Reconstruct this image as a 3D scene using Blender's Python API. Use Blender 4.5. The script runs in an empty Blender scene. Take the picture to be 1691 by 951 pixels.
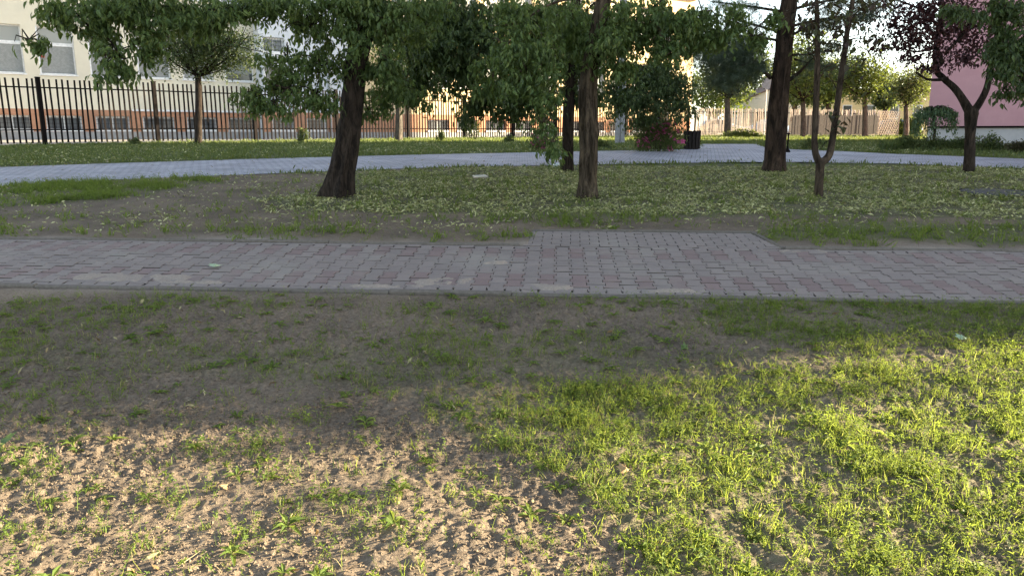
import bpy, math, random
import numpy as np
from mathutils import Vector

random.seed(7)
RNG = np.random.default_rng(7)
R = math.radians
SC = bpy.context.scene
COL = SC.collection

# ------------------------------------------------------------------ camera
F, CX, CY = 1250.0, 845.5, 475.5           # focal length and centre in photo pixels
PITCH = math.atan(253 / F)
CAMZ = 1.75
cam_d = bpy.data.cameras.new('camera')
cam_d.sensor_width = 36.0
cam_d.lens = F / 1691 * 36.0
cam_d.clip_start = 0.05
cam_d.clip_end = 2000
cam = bpy.data.objects.new('camera', cam_d)
COL.objects.link(cam)
cam.location = (0, 0, CAMZ)
cam.rotation_euler = (math.pi / 2 - PITCH, 0, 0)
SC.camera = cam

# ------------------------------------------------------------------ light
SUN_AZ, SUN_EL = R(77), R(14)
SUN_DIR = Vector((math.sin(SUN_AZ) * math.cos(SUN_EL), math.cos(SUN_AZ) * math.cos(SUN_EL), math.sin(SUN_EL)))
w = bpy.data.worlds.new('World')
SC.world = w
w.use_nodes = True
nt = w.node_tree
sky = nt.nodes.new('ShaderNodeTexSky')
sky.sky_type = 'NISHITA'
sky.sun_disc = False
sky.sun_elevation = SUN_EL
sky.sun_rotation = SUN_AZ
sky.dust_density = 0.6
bg = nt.nodes['Background']
bg.inputs['Strength'].default_value = 0.06
hs = nt.nodes.new('ShaderNodeHueSaturation')
hs.inputs['Saturation'].default_value = 0.62
nt.links.new(sky.outputs[0], hs.inputs['Color'])
nt.links.new(hs.outputs[0], bg.inputs['Color'])
sl = bpy.data.lights.new('sun', 'SUN')
sl.energy = 5.0
sl.angle = R(0.53)
sl.color = (1.0, 0.83, 0.56)
so = bpy.data.objects.new('sun', sl)
COL.objects.link(so)
so.rotation_euler = (-SUN_DIR).to_track_quat('-Z', 'Y').to_euler()
SC.view_settings.view_transform = 'Standard'
SC.view_settings.look = 'None'
SC.view_settings.gamma = 1.0
SC.view_settings.exposure = 3.12

# ------------------------------------------------------------------ terrain
_KY = np.array([-40, 0, 2.5, 6, 7.7, 10, 12, 16, 20, 24, 30, 40, 54, 80, 150, 600], float)
_KZ = np.array([-1.9, -1.75, -1.56, -1.262, -1.113, -.985, -.895, -.71, -.555, -.43, -.325, -.24, -.17, -.06, .1, .6], float)
_FY = np.linspace(-40, 600, 12801)
_FZ = np.interp(_FY, _KY, _KZ)
_k = np.ones(31) / 31
_FZ = np.convolve(np.pad(_FZ, 15, mode='edge'), _k, mode='valid')


def g(y):
    return np.interp(y, _FY, _FZ) + CAMZ


def tand(py):
    return math.tan(PITCH + math.atan((py - CY) / F))


def P(px, py):
    """ground point seen at photo pixel"""
    t = tand(py)
    ys = np.linspace(1.5, 140, 14000)
    d = (CAMZ - t * ys) - g(ys)
    i = np.argmax(d < 0)
    y = ys[i] if d[i] < 0 else 140
    return W(px, py, y)


def W(px, py, y):
    """point at forward distance y seen at photo pixel"""
    z = CAMZ - tand(py) * y
    depth = y * math.cos(PITCH) - (z - CAMZ) * math.sin(PITCH)
    return Vector(((px - CX) / F * depth, y, z))


def PX(px, y):
    """x on the ground at forward distance y for image column px"""
    z = float(g(y))
    depth = y * math.cos(PITCH) - (z - CAMZ) * math.sin(PITCH)
    return (px - CX) / F * depth


_TAB = RNG.random((256, 256))


def vn(x, y, s=0):
    x = np.asarray(x, float) + s * 17.37
    y = np.asarray(y, float) + s * 9.71
    xi = np.floor(x).astype(int); yi = np.floor(y).astype(int)
    fx = x - xi; fy = y - yi
    fx = fx * fx * (3 - 2 * fx); fy = fy * fy * (3 - 2 * fy)
    a = _TAB[xi & 255, yi & 255]; b = _TAB[(xi + 1) & 255, yi & 255]
    c = _TAB[xi & 255, (yi + 1) & 255]; d = _TAB[(xi + 1) & 255, (yi + 1) & 255]
    return (a * (1 - fx) + b * fx) * (1 - fy) + (c * (1 - fx) + d * fx) * fy


def inpoly(X, Y, poly):
    X = np.asarray(X); Y = np.asarray(Y)
    r = np.zeros(X.shape, bool)
    n = len(poly)
    for i in range(n):
        x0, y0 = poly[i][:2]; x1, y1 = poly[(i + 1) % n][:2]
        if y0 == y1:
            continue
        c = ((y0 > Y) != (y1 > Y)) & (X < (x1 - x0) * (Y - y0) / (y1 - y0) + x0)
        r ^= c
    return r


def GP(pts):
    return [tuple(P(a, b)[:2]) for a, b in pts]


# paved path in front: local frame u (along), v (across)
PA = R(-3.4)
PO = np.array([0.0, 6.03])
PU = np.array([math.cos(PA), math.sin(PA)])
PV = np.array([-math.sin(PA), math.cos(PA)])
PWID = 1.70


def uv(X, Y):
    dx = X - PO[0]; dy = Y - PO[1]
    return dx * PU[0] + dy * PU[1], dx * PV[0] + dy * PV[1]


def xy(u, v):
    return PO[0] + u * PU[0] + v * PV[0], PO[1] + u * PU[1] + v * PV[1]


_b0 = [uv(*P(a, b)[:2]) for a, b in [(862, 403), (870, 381), (1235, 381), (1290, 409)]]
BAYV = float(np.mean([_b0[1][1], _b0[2][1]]))
BAY = [(_b0[0][0], PWID), (_b0[1][0], BAYV), (_b0[2][0], BAYV), (_b0[3][0], PWID)]

FAR_PATH = GP([(-700, 345), (-150, 318), (0, 308), (200, 297), (380, 290), (560, 283), (760, 276), (900, 274), (1100, 270), (1290, 268),
               (1480, 271), (1691, 279), (2500, 310), (2500, 288), (1691, 263), (1480, 255), (1400, 251), (1320, 248), (1264, 244.5),
               (1250, 238.5), (1158, 238.5), (1150, 247), (1000, 250), (700, 256), (430, 263), (200, 270), (0, 277), (-700, 312)])

POLY_DENSE = GP([(680, 672), (900, 632), (1250, 612), (1691, 590), (2700, 600), (2700, 1100), (1090, 1100), (1020, 870), (900, 780), (800, 715)])
POLY_BAND = GP([(-150, 560), (200, 572), (500, 560), (1000, 545), (1100, 590), (1691, 540), (2700, 600), (700, 668), (560, 640), (430, 604), (-150, 620)])
POLY_WEED = GP([(1180, 496), (1691, 500), (1850, 560), (1691, 600), (1450, 590), (1200, 548)])
POLY_LGREEN = GP([(-150, 312), (0, 307), (330, 296), (370, 300), (250, 325), (90, 338), (-150, 356)])
POLY_RGREEN = GP([(1240, 378), (1330, 372), (1460, 366), (1691, 372), (1800, 380), (1800, 410), (1691, 407), (1450, 398), (1300, 396)])
POLY_BARE = GP([(-150, 352), (100, 345), (340, 342), (620, 350), (860, 362), (1250, 356), (1400, 352), (1560, 362), (1700, 380), (1700, 405), (1300, 405), (1250, 375), (870, 378), (850, 402), (0, 392), (-150, 390)])
POLY_BARE2 = GP([(360, 322), (560, 288), (430, 290), (330, 302), (180, 330), (60, 350), (300, 345)])
POLY_LITTER = GP([(560, 290), (760, 278), (900, 276), (1100, 272), (1290, 270), (1480, 273), (1691, 281), (2400, 310), (2400, 420), (1691, 365),
                  (1400, 352), (1250, 357), (860, 358), (620, 350), (480, 348), (400, 330), (520, 318)])
POLY_VERGE = GP([(-200, 283), (0, 276), (200, 269), (430, 262), (700, 255), (1000, 249), (1148, 246), (1150, 236), (1000, 233), (800, 235), (430, 238), (80, 243), (-200, 246)])
POLY_VERGER = GP([(1268, 243), (1330, 247), (1400, 250), (1480, 254), (1691, 262), (1900, 269), (1900, 246), (1691, 240), (1420, 237.5), (1270, 238)])


def warp(X, Y, a=.25, sc=1.2):
    return X + a * 2 * (vn(X * sc, Y * sc, 3) - .5), Y + a * 2 * (vn(X * sc, Y * sc, 5) - .5)


def dens(X, Y, poly, a=.25, sc=1.2):
    x2, y2 = warp(X, Y, a, sc)
    x3, y3 = warp(X, Y, a * .5, sc * 4)
    return .6 * inpoly(x2, y2, poly) + .4 * inpoly(x3, y3, poly)


def rough(X, Y):
    """clods, ruts and lumps on bare soil (metres)"""
    near = np.clip((6.6 - Y) / 1.0, 0, 1)
    h = (vn(X * 1.6, Y * 1.6, 1) - .5) * .035 * np.clip((17 - Y) / 4, 0, 1)
    n1 = vn(X * 13, Y * 13, 2); n2 = vn(X * 29, Y * 29, 4); n3 = vn(X * 55, Y * 55, 6)
    cl = (np.abs(n1 - .5) * .020 + n2 * .018 + n3 * .026 - .03)
    near = near * np.clip((8.2 - np.abs(X)) / 1.5, 0, 1)
    h = h + cl * near * (.45 + .8 * vn(X * .9, Y * .9, 8))
    h = h + (n1 - .5) * .02 * (1 - near) * np.clip((15 - Y) / 4, 0, 1)
    return h


def gz(X, Y):
    X = np.asarray(X, float); Y = np.asarray(Y, float)
    h = g(Y)
    r = rough(X, Y)
    u, v = uv(X, Y)
    onp = (v > -.05) & (v < PWID + .03)
    bay = (v >= PWID) & (v < BAYV + .03) & (u > BAY[0][0] + .06 + (v - PWID) / (BAYV - PWID + 1e-6) * (BAY[1][0] - BAY[0][0])) & (u < BAY[3][0] - (v - PWID) / (BAYV - PWID + 1e-6) * (BAY[3][0] - BAY[2][0]) - .03)
    onp |= bay
    edge = np.clip(np.minimum(np.abs(v + .05), np.abs(v - PWID)) / .25, .15, 1)
    r = r * edge
    r = np.where(onp, -.09, r - .012 * (v < 0) * np.exp(v / .3))
    fp = inpoly(X, Y, FAR_PATH)
    r = np.where(fp, -.03, r)
    r = np.where(Y > 30, 0, r)
    return h + r


# ------------------------------------------------------------------ mesh helpers
def np_mesh(name, V, Fs, mat=None, smooth=False):
    V = np.asarray(V, np.float32).reshape(-1, 3)
    me = bpy.data.meshes.new(name)
    if isinstance(Fs, np.ndarray):
        k = Fs.shape[1]
        lv = Fs.ravel().astype(np.int32)
        ls = (np.arange(len(Fs)) * k).astype(np.int32)
    else:
        lens = np.array([len(f) for f in Fs])
        lv = np.fromiter((i for f in Fs for i in f), np.int32)
        ls = np.concatenate([[0], np.cumsum(lens)[:-1]]).astype(np.int32)
    me.vertices.add(len(V)); me.loops.add(len(lv)); me.polygons.add(len(ls))
    me.vertices.foreach_set('co', V.ravel())
    me.loops.foreach_set('vertex_index', lv)
    me.polygons.foreach_set('loop_start', ls)
    me.polygons.foreach_set('use_smooth', np.full(len(ls), bool(smooth)))
    if mat:
        me.materials.append(mat)
    me.update(calc_edges=True)
    me.validate()
    return me


def link(name, data, parent=None, loc=None, rot=None):
    o = bpy.data.objects.new(name, data)
    COL.objects.link(o)
    if parent:
        o.parent = parent
    if loc is not None:
        o.location = loc
    if rot is not None:
        o.rotation_euler = rot
    return o


def tag(o, label=None, cat=None, group=None, kind=None):
    if label: o['label'] = label
    if cat: o['category'] = cat
    if group: o['group'] = group
    if kind: o['kind'] = kind
    return o


def thing(name, label, cat, loc=(0, 0, 0), rz=0, group=None):
    o = link(name, None, None, loc, (0, 0, rz))
    o.empty_display_size = .2
    return tag(o, label, cat, group)


class MB:
    def __init__(s):
        s.V = []; s.F = []

    def add(s, V, Fs):
        b = len(s.V)
        s.V += [tuple(v) for v in V]
        s.F += [tuple(i + b for i in f) for f in Fs]

    def box(s, x0, x1, y0, y1, z0, z1, T=None):
        V = [(x, y, z) for z in (z0, z1) for y in (y0, y1) for x in (x0, x1)]
        if T: V = [T(*v) for v in V]
        s.add(V, [(0, 2, 3, 1), (4, 5, 7, 6), (0, 1, 5, 4), (2, 6, 7, 3), (0, 4, 6, 2), (1, 3, 7, 5)])

    def bar(s, a, b, wx, wy=None):
        a = Vector(a); b = Vector(b); wy = wy or wx
        d = (b - a).normalized()
        up = Vector((0, 0, 1)) if abs(d.z) < .9 else Vector((0, 1, 0))
        r = d.cross(up).normalized(); q = r.cross(d)
        V = [p + r * sx * wx / 2 + q * sy * wy / 2 for p in (a, b) for sx, sy in ((-1, -1), (1, -1), (1, 1), (-1, 1))]
        s.add(V, [(3, 2, 1, 0), (4, 5, 6, 7), (0, 1, 5, 4), (1, 2, 6, 5), (2, 3, 7, 6), (3, 0, 4, 7)])

    def cyl(s, a, b, r0, r1=None, n=12):
        a = Vector(a); b = Vector(b); r1 = r0 if r1 is None else r1
        d = (b - a).normalized()
        up = Vector((0, 0, 1)) if abs(d.z) < .9 else Vector((0, 1, 0))
        e = d.cross(up).normalized(); q = e.cross(d)
        V = []
        for p, r in ((a, r0), (b, r1)):
            for i in range(n):
                t = 2 * math.pi * i / n
                V.append(p + e * math.cos(t) * r + q * math.sin(t) * r)
        s.add(V, [(i, (i + 1) % n, n + (i + 1) % n, n + i) for i in range(n)] + [tuple(range(n))[::-1], tuple(range(n, 2 * n))])

    def lathe(s, prof, n=16, c=(0, 0, 0)):
        V = []
        for r, z in prof:
            for i in range(n):
                t = 2 * math.pi * i / n
                V.append((c[0] + r * math.cos(t), c[1] + r * math.sin(t), c[2] + z))
        Fs = []
        for k in range(len(prof) - 1):
            for i in range(n):
                Fs.append((k * n + i, k * n + (i + 1) % n, (k + 1) * n + (i + 1) % n, (k + 1) * n + i))
        Fs.append(tuple(range(n))[::-1]); Fs.append(tuple(range((len(prof) - 1) * n, len(prof) * n)))
        s.add(V, Fs)

    def mesh(s, name, mat, smooth=False):
        return np_mesh(name, np.array(s.V), s.F, mat, smooth)

    def build(s, name, mat, parent=None, smooth=False, loc=None, rot=None):
        return link(name, s.mesh(name, mat, smooth), parent, loc, rot)


def rotm(yaw, pitch, roll):
    """N rotation matrices: Rz(yaw) @ Rx(pitch) @ Ry(roll)"""
    cy, sy = np.cos(yaw), np.sin(yaw); cp, sp = np.cos(pitch), np.sin(pitch); cr, sr = np.cos(roll), np.sin(roll)
    z = np.zeros_like(cy); o = np.ones_like(cy)
    A = np.stack([np.stack([cy, -sy, z], -1), np.stack([sy, cy, z], -1), np.stack([z, z, o], -1)], -2)
    B = np.stack([np.stack([o, z, z], -1), np.stack([z, cp, -sp], -1), np.stack([z, sp, cp], -1)], -2)
    C = np.stack([np.stack([cr, z, sr], -1), np.stack([z, o, z], -1), np.stack([-sr, z, cr], -1)], -2)
    return A @ B @ C


def scatter(temps, pos, rot, scale):
    """temps: list of (V, F) with equal-width faces; returns V, F arrays"""
    pos = np.asarray(pos, float)
    N = len(pos)
    which = RNG.integers(0, len(temps), N)
    Vs = []; Fs = []; b = 0
    for k, (tv, tf) in enumerate(temps):
        idx = np.where(which == k)[0]
        if len(idx) == 0: continue
        v = np.einsum('nij,vj->nvi', rot[idx], tv) * np.asarray(scale)[idx][:, None, None] + pos[idx][:, None, :]
        f = tf[None] + (np.arange(len(idx)) * len(tv))[:, None, None] + b
        Vs.append(v.reshape(-1, 3)); Fs.append(f.reshape(-1, tf.shape[1])); b += len(idx) * len(tv)
    return np.concatenate(Vs), np.concatenate(Fs)


def leaf_t(L, Wd, fold=.25, curl=.2, wide=.4):
    """one leaf along +y from origin, 6 triangles"""
    V = np.array([(0, 0, 0), (-Wd * .46, L * wide * .75, Wd * fold), (0, L * wide * .8, 0), (Wd * .46, L * wide * .75, Wd * fold),
                  (-Wd * .34, L * .68, Wd * fold * .6 - L * curl * .3), (Wd * .34, L * .68, Wd * fold * .6 - L * curl * .3), (0, L, -L * curl)])
    Fs = np.array([(0, 2, 1), (0, 3, 2), (1, 2, 4), (2, 3, 5), (4, 2, 6), (2, 5, 6)])
    return V, Fs


def merge_t(parts):
    Vs = []; Fs = []; b = 0
    for v, f in parts:
        Vs.append(v); Fs.append(f + b); b += len(v)
    return np.concatenate(Vs), np.concatenate(Fs)


def xf(t, loc, yaw, pitch, roll, s=1):
    m = rotm(np.array([yaw]), np.array([pitch]), np.array([roll]))[0]
    return t[0] @ m.T * s + np.array(loc), t[1]


def compound(n=5):
    """drooping compound leaf: leaflets along a stalk"""
    rnd = random.uniform
    ps = []
    L = .17
    for i in range(n):
        if i == n - 1:
            ps.append(xf(leaf_t(rnd(.10, .14), rnd(.045, .06), .2, .25), (0, L, -.03), rnd(-.3, .3), rnd(-1.2, -.5), rnd(-.4, .4)))
        else:
            sd = 1 if i % 2 else -1
            ps.append(xf(leaf_t(rnd(.08, .12), rnd(.038, .052), .2, .25), (sd * .006, .05 + .05 * (i // 2) + rnd(-.01, .01), -.01), -sd * rnd(.7, 1.3), rnd(-1.3, -.4), rnd(-.5, .5)))
    st = np.array([(-.003, 0, 0), (.003, 0, 0), (0, L, -.03)])
    ps.append((st, np.array([(0, 1, 2)])))
    return merge_t(ps)


T_COMP = [compound(5) for _ in range(5)] + [compound(3) for _ in range(2)]
T_LEAF = [leaf_t(1, .55, .2, .15), leaf_t(1, .45, .3, .3), leaf_t(1, .65, .15, .05)]
_q = np.array([(0, 0, 0), (-.3, .45, .08), (.3, .45, .08), (0, 1, -.05)])
T_SMALL = [(_q, np.array([(0, 2, 1), (1, 2, 3)]))]


def needle_tuft(n=26):
    V = []; Fs = []
    for i in range(n):
        d = np.array([random.gauss(0, .7), random.uniform(.1, 1.1), random.gauss(0, .7)])
        d /= np.linalg.norm(d)
        o = np.array([0, random.uniform(0, .12), 0])
        e = np.cross(d, [0, 0, 1.0]); e /= (np.linalg.norm(e) + 1e-6); e *= .0022
        L = random.uniform(.07, .11)
        b = len(V)
        V += [o - e, o + e, o + d * L]
        Fs.append((b, b + 1, b + 2))
    return np.array(V), np.array(Fs)


T_NEEDLE = [needle_tuft() for _ in range(4)]


# ------------------------------------------------------------------ materials
def new_mat(name):
    m = bpy.data.materials.new(name)
    m.use_nodes = True
    t = m.node_tree
    b = t.nodes['Principled BSDF']
    b.inputs['Specular IOR Level'].default_value = .3
    return m, t, b


def nd(t, typ, **kw):
    n = t.nodes.new(typ)
    for k, v in kw.items():
        if k in n.inputs.keys() if isinstance(k, str) else False:
            n.inputs[k].default_value = v
        else:
            setattr(n, k, v)
    return n


def noise(t, scale, detail=4, rough_=.6, vec=None, dist=0):
    n = t.nodes.new('ShaderNodeTexNoise')
    n.inputs['Scale'].default_value = scale
    n.inputs['Detail'].default_value = detail
    n.inputs['Roughness'].default_value = rough_
    n.inputs['Distortion'].default_value = dist
    if vec: t.links.new(vec, n.inputs['Vector'])
    return n


def ramp(t, fac, stops):
    r = t.nodes.new('ShaderNodeValToRGB')
    e = r.color_ramp.elements
    while len(e) < len(stops): e.new(.5)
    for i, (p, c) in enumerate(stops):
        e[i].position = p
        e[i].color = (*c, 1) if len(c) == 3 else c
    t.links.new(fac, r.inputs[0])
    return r


def mixc(t, fac, a, b, mode='MIX'):
    m = t.nodes.new('ShaderNodeMix')
    m.data_type = 'RGBA'; m.blend_type = mode
    for sock, val in ((m.inputs[0], fac), (m.inputs[6], a), (m.inputs[7], b)):
        if hasattr(val, 'links') or hasattr(val, 'is_linked'):
            t.links.new(val, sock)
        elif isinstance(val, (int, float)):
            sock.default_value = val
        else:
            sock.default_value = (*val, 1)
    return m.outputs[2]


def bump(t, b, h, strength=.4, dist=.02):
    n = t.nodes.new('ShaderNodeBump')
    n.inputs['Strength'].default_value = strength
    n.inputs['Distance'].default_value = dist
    t.links.new(h, n.inputs['Height'])
    t.links.new(n.outputs[0], b.inputs['Normal'])


def coords(t, which='Object'):
    return t.nodes.new('ShaderNodeTexCoord').outputs[which]


def surf(name, c1, c2, scale=4, rough_=.8, bstr=.3, bdist=.01, spec=.3, detail=5, stain=None, scale2=.6):
    m, t, b = new_mat(name)
    co = coords(t)
    n = noise(t, scale, detail, .65, co)
    r = ramp(t, n.outputs[0], [(.3, c1), (.7, c2)])
    col = r.outputs[0]
    if stain:
        n2 = noise(t, scale2, 4, .6, co)
        f = ramp(t, n2.outputs[0], [(.45, (0, 0, 0)), (.7, (1, 1, 1))])
        col = mixc(t, f.outputs[0], col, stain)
    t.links.new(col, b.inputs['Base Color'])
    b.inputs['Roughness'].default_value = rough_
    b.inputs['Specular IOR Level'].default_value = spec
    if bstr: bump(t, b, n.outputs[0], bstr, bdist)
    return m


def leafm(name, stops, trans=.35, rough_=.5, spec=.35, tcol=None):
    """leaf: colour differs from leaf to leaf, some light passes through"""
    m, t, b = new_mat(name)
    geo = t.nodes.new('ShaderNodeNewGeometry')
    r = ramp(t, geo.outputs['Random Per Island'], stops)
    t.links.new(r.outputs[0], b.inputs['Base Color'])
    b.inputs['Roughness'].default_value = rough_
    b.inputs['Specular IOR Level'].default_value = spec
    tr = t.nodes.new('ShaderNodeBsdfTranslucent')
    c = mixc(t, .5, r.outputs[0], tcol or (.25, .30, .03))
    t.links.new(c, tr.inputs[0])
    mx = t.nodes.new('ShaderNodeMixShader')
    mx.inputs[0].default_value = trans
    t.links.new(b.outputs[0], mx.inputs[1]); t.links.new(tr.outputs[0], mx.inputs[2])
    t.links.new(mx.outputs[0], t.nodes['Material Output'].inputs[0])
    return m


def plain(name, c, rough_=.5, metal=0, spec=.4):
    m, t, b = new_mat(name)
    co = coords(t)
    n = noise(t, 9, 3, .6, co)
    c2 = tuple(x * .8 for x in c)
    r = ramp(t, n.outputs[0], [(.35, c2), (.65, c)])
    t.links.new(r.outputs[0], b.inputs['Base Color'])
    b.inputs['Roughness'].default_value = rough_
    b.inputs['Metallic'].default_value = metal
    b.inputs['Specular IOR Level'].default_value = spec
    return m


def bark(name, c1, c2, sc=1.0):
    m, t, b = new_mat(name)
    co = coords(t)
    mp = t.nodes.new('ShaderNodeMapping')
    mp.inputs['Scale'].default_value = (1, 1, .22)
    t.links.new(co, mp.inputs[0])
    n = noise(t, 17 * sc, 8, .72, mp.outputs[0], .6)
    n2 = noise(t, 3, 4, .6, co)
    r = ramp(t, n.outputs[0], [(.40, tuple(x * .7 for x in c1)), (.52, tuple((x + y) / 2 for x, y in zip(c1, c2))), (.64, tuple(x * 1.15 for x in c2))])
    r2 = ramp(t, n2.outputs[0], [(.35, (.75, .75, .75)), (.7, (1.15, 1.12, 1.05))])
    col = mixc(t, 1.0, r.outputs[0], r2.outputs[0], 'MULTIPLY')
    t.links.new(col, b.inputs['Base Color'])
    b.inputs['Roughness'].default_value = .9
    b.inputs['Specular IOR Level'].default_value = .15
    bump(t, b, n.outputs[0], 1.0, .035)
    return m


M = {}
M['bark_brown'] = bark('bark_brown', (.03, .022, .017), (.095, .072, .055))
M['bark_grey'] = bark('bark_grey', (.035, .026, .018), (.115, .09, .066))
M['bark_dark'] = bark('bark_dark', (.018, .014, .012), (.055, .042, .034))
M['bark_pine'] = bark('bark_pine', (.022, .016, .014), (.08, .055, .042), .7)
M['bark_pale'] = bark('bark_pale', (.06, .052, .045), (.12, .105, .09), 1.4)
M['leaf_ash'] = leafm('leaf_ash', [(0, (.043, .075, .024)), (.45, (.072, .12, .037)), (.8, (.105, .165, .05)), (1, (.15, .20, .065))], .38, .42)
M['leaf_plum'] = leafm('leaf_plum', [(0, (.035, .018, .022)), (.6, (.06, .026, .03)), (1, (.10, .04, .04))], .25, .5, tcol=(.16, .03, .03))
M['leaf_mixed'] = leafm('leaf_mixed', [(0, (.05, .03, .03)), (.45, (.055, .06, .03)), (1, (.085, .11, .04))], .3, .5, tcol=(.18, .12, .03))
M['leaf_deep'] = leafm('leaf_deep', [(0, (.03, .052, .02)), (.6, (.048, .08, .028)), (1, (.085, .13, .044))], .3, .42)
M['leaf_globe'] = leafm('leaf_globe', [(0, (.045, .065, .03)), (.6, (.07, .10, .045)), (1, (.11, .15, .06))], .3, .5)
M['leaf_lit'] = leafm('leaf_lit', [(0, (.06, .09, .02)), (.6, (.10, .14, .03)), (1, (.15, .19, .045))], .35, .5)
M['leaf_weep'] = leafm('leaf_weep', [(0, (.045, .08, .04)), (.6, (.07, .125, .06)), (1, (.11, .18, .08))], .25, .45)
M['leaf_bush'] = leafm('leaf_bush', [(0, (.045, .07, .026)), (.5, (.085, .12, .04)), (1, (.15, .175, .06))], .25, .5)
M['leaf_rust'] = leafm('leaf_rust', [(0, (.04, .045, .022)), (.5, (.065, .06, .032)), (1, (.10, .075, .04))], .25, .55)
M['needle'] = leafm('needle', [(0, (.04, .065, .045)), (.6, (.06, .09, .06)), (1, (.09, .12, .08))], .15, .5)
M['petal'] = leafm('petal', [(0, (.5, .07, .22)), (1, (.65, .2, .38))], .3, .5, tcol=(.6, .1, .3))
M['grass'] = leafm('grass', [(0, (.06, .095, .022)), (.45, (.095, .155, .03)), (.75, (.14, .20, .045)), (.9, (.24, .23, .10)), (1, (.34, .28, .15))], .5, .6, .15, tcol=(.40, .46, .06))
M['weed'] = leafm('weed', [(0, (.06, .10, .025)), (.6, (.10, .155, .035)), (1, (.16, .21, .055))], .48, .6, .15, tcol=(.38, .46, .06))
M['grass_far'] = leafm('grass_far', [(0, (.06, .085, .028)), (.6, (.09, .13, .04)), (1, (.16, .18, .06))], .35, .6)
M['litter'] = leafm('litter', [(0, (.09, .11, .04)), (.3, (.24, .25, .09)), (.65, (.41, .41, .17)), (.92, (.58, .56, .29)), (1, (.22, .14, .06))], .15, .6)
M['dry_leaf'] = leafm('dry_leaf', [(0, (.15, .085, .04)), (.4, (.26, .19, .09)), (.75, (.34, .31, .14)), (1, (.42, .36, .22))], .2, .6, tcol=(.3, .2, .06))
M['metal_black'] = plain('metal_black', (.010, .008, .008), .8, 0, .05)
M['wood_slat'] = surf('wood_slat', (.022, .019, .019), (.045, .038, .036), 12, .9, .3, .01, .03)
M['wood_pale'] = surf('wood_pale', (.34, .28, .24), (.50, .43, .37), 8, .85)
M['concrete'] = surf('concrete', (.22, .22, .23), (.33, .33, .34), 9, .9)
M['white_frame'] = plain('white_frame', (.78, .78, .78), .4)
M['grey_blind'] = plain('grey_blind', (.30, .31, .30), .7)
M['steel'] = plain('steel', (.35, .36, .37), .4, .3)
M['rubber'] = plain('rubber', (.02, .02, .02), .8)
M['red_cloth'] = plain('red_cloth', (.6, .06, .04), .7)


def glass_mat(name, c):
    m, t, b = new_mat(name)
    b.inputs['Base Color'].default_value = (*c, 1)
    b.inputs['Roughness'].default_value = .06
    b.inputs['Specular IOR Level'].default_value = .6
    return m


M['glass'] = glass_mat('glass', (.05, .055, .06))
M['glass_low'] = glass_mat('glass_low', (.13, .14, .15))
M['glass_blind'] = glass_mat('glass_blind', (.26, .26, .24))
M['cream'] = surf('cream', (.66, .61, .48), (.72, .67, .54), 3, .9, .15, .01, .1, stain=(.60, .56, .46), scale2=.35)
M['shaded_white'] = surf('shaded_white', (.56, .59, .63), (.62, .65, .69), 3, .9, .15, .01, .1, stain=(.52, .54, .57), scale2=.35)  # bluish cast of skylit shade put into the wall colour
M['ochre'] = surf('ochre', (.62, .47, .27), (.68, .53, .32), 3, .9, .15, .01, .1, stain=(.68, .54, .34), scale2=.3)
M['terracotta'] = surf('terracotta', (.40, .20, .12), (.50, .27, .17), 4, .9, .2, .01, .1, stain=(.36, .2, .13))
M['grey_plinth'] = surf('grey_plinth', (.28, .275, .27), (.37, .36, .35), 5, .9, .2, .01, .1)
M['pink'] = surf('pink', (.50, .275, .30), (.56, .315, .34), 2.5, .9, .15, .01, .1, stain=(.47, .265, .29), scale2=.25)
M['pale_plinth'] = surf('pale_plinth', (.42, .41, .42), (.52, .50, .50), 4, .9, .25, .01, .1, stain=(.36, .35, .34), scale2=.5)
M['yellow_house'] = surf('yellow_house', (.62, .48, .25), (.70, .56, .32), 3, .9, .1)
M['grey_house'] = surf('grey_house', (.55, .52, .47), (.63, .60, .55), 3, .9, .1)
M['roof'] = surf('roof', (.12, .08, .07), (.20, .14, .12), 8, .8)
M['block'] = surf('block', (.55, .5, .45), (.6, .55, .5), 3, .9, .1)


def soil_mat():
    m, t, b = new_mat('soil')
    co = coords(t)
    n1 = noise(t, 60, 6, .7, co); n2 = noise(t, 1.3, 5, .6, co); n3 = noise(t, 12, 5, .65, co)
    c = ramp(t, n1.outputs[0], [(.3, (.118, .090, .068)), (.55, (.182, .147, .112)), (.75, (.265, .22, .17))])
    c2 = ramp(t, n2.outputs[0], [(.35, (.72, .72, .72)), (.7, (1.2, 1.17, 1.12))])
    col = mixc(t, 1.0, c.outputs[0], c2.outputs[0], 'MULTIPLY')
    a = t.nodes.new('ShaderNodeAttribute'); a.attribute_name = 'green'
    gcol = ramp(t, n3.outputs[0], [(.3, (.055, .07, .028)), (.6, (.09, .115, .04)), (.8, (.14, .15, .065))])
    mth = t.nodes.new('ShaderNodeMath'); mth.operation = 'MULTIPLY'
    n4 = noise(t, 7, 4, .7, co)
    rr = ramp(t, n4.outputs[0], [(.35, (.35, .35, .35)), (.55, (1, 1, 1))])
    t.links.new(a.outputs['Fac'], mth.inputs[0]); t.links.new(rr.outputs[0], mth.inputs[1])
    col = mixc(t, mth.outputs[0], col, gcol.outputs[0])
    s = t.nodes.new('ShaderNodeAttribute'); s.attribute_name = 'sand'
    scol = ramp(t, n1.outputs[0], [(.3, (.25, .21, .175)), (.7, (.36, .315, .27))])
    col = mixc(t, s.outputs['Fac'], col, scol.outputs[0])
    t.links.new(col, b.inputs['Base Color'])
    b.inputs['Roughness'].default_value = .95
    b.inputs['Specular IOR Level'].default_value = .1
    bump(t, b, n1.outputs[0], .7, .012)
    return m


M['soil'] = soil_mat()


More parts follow.
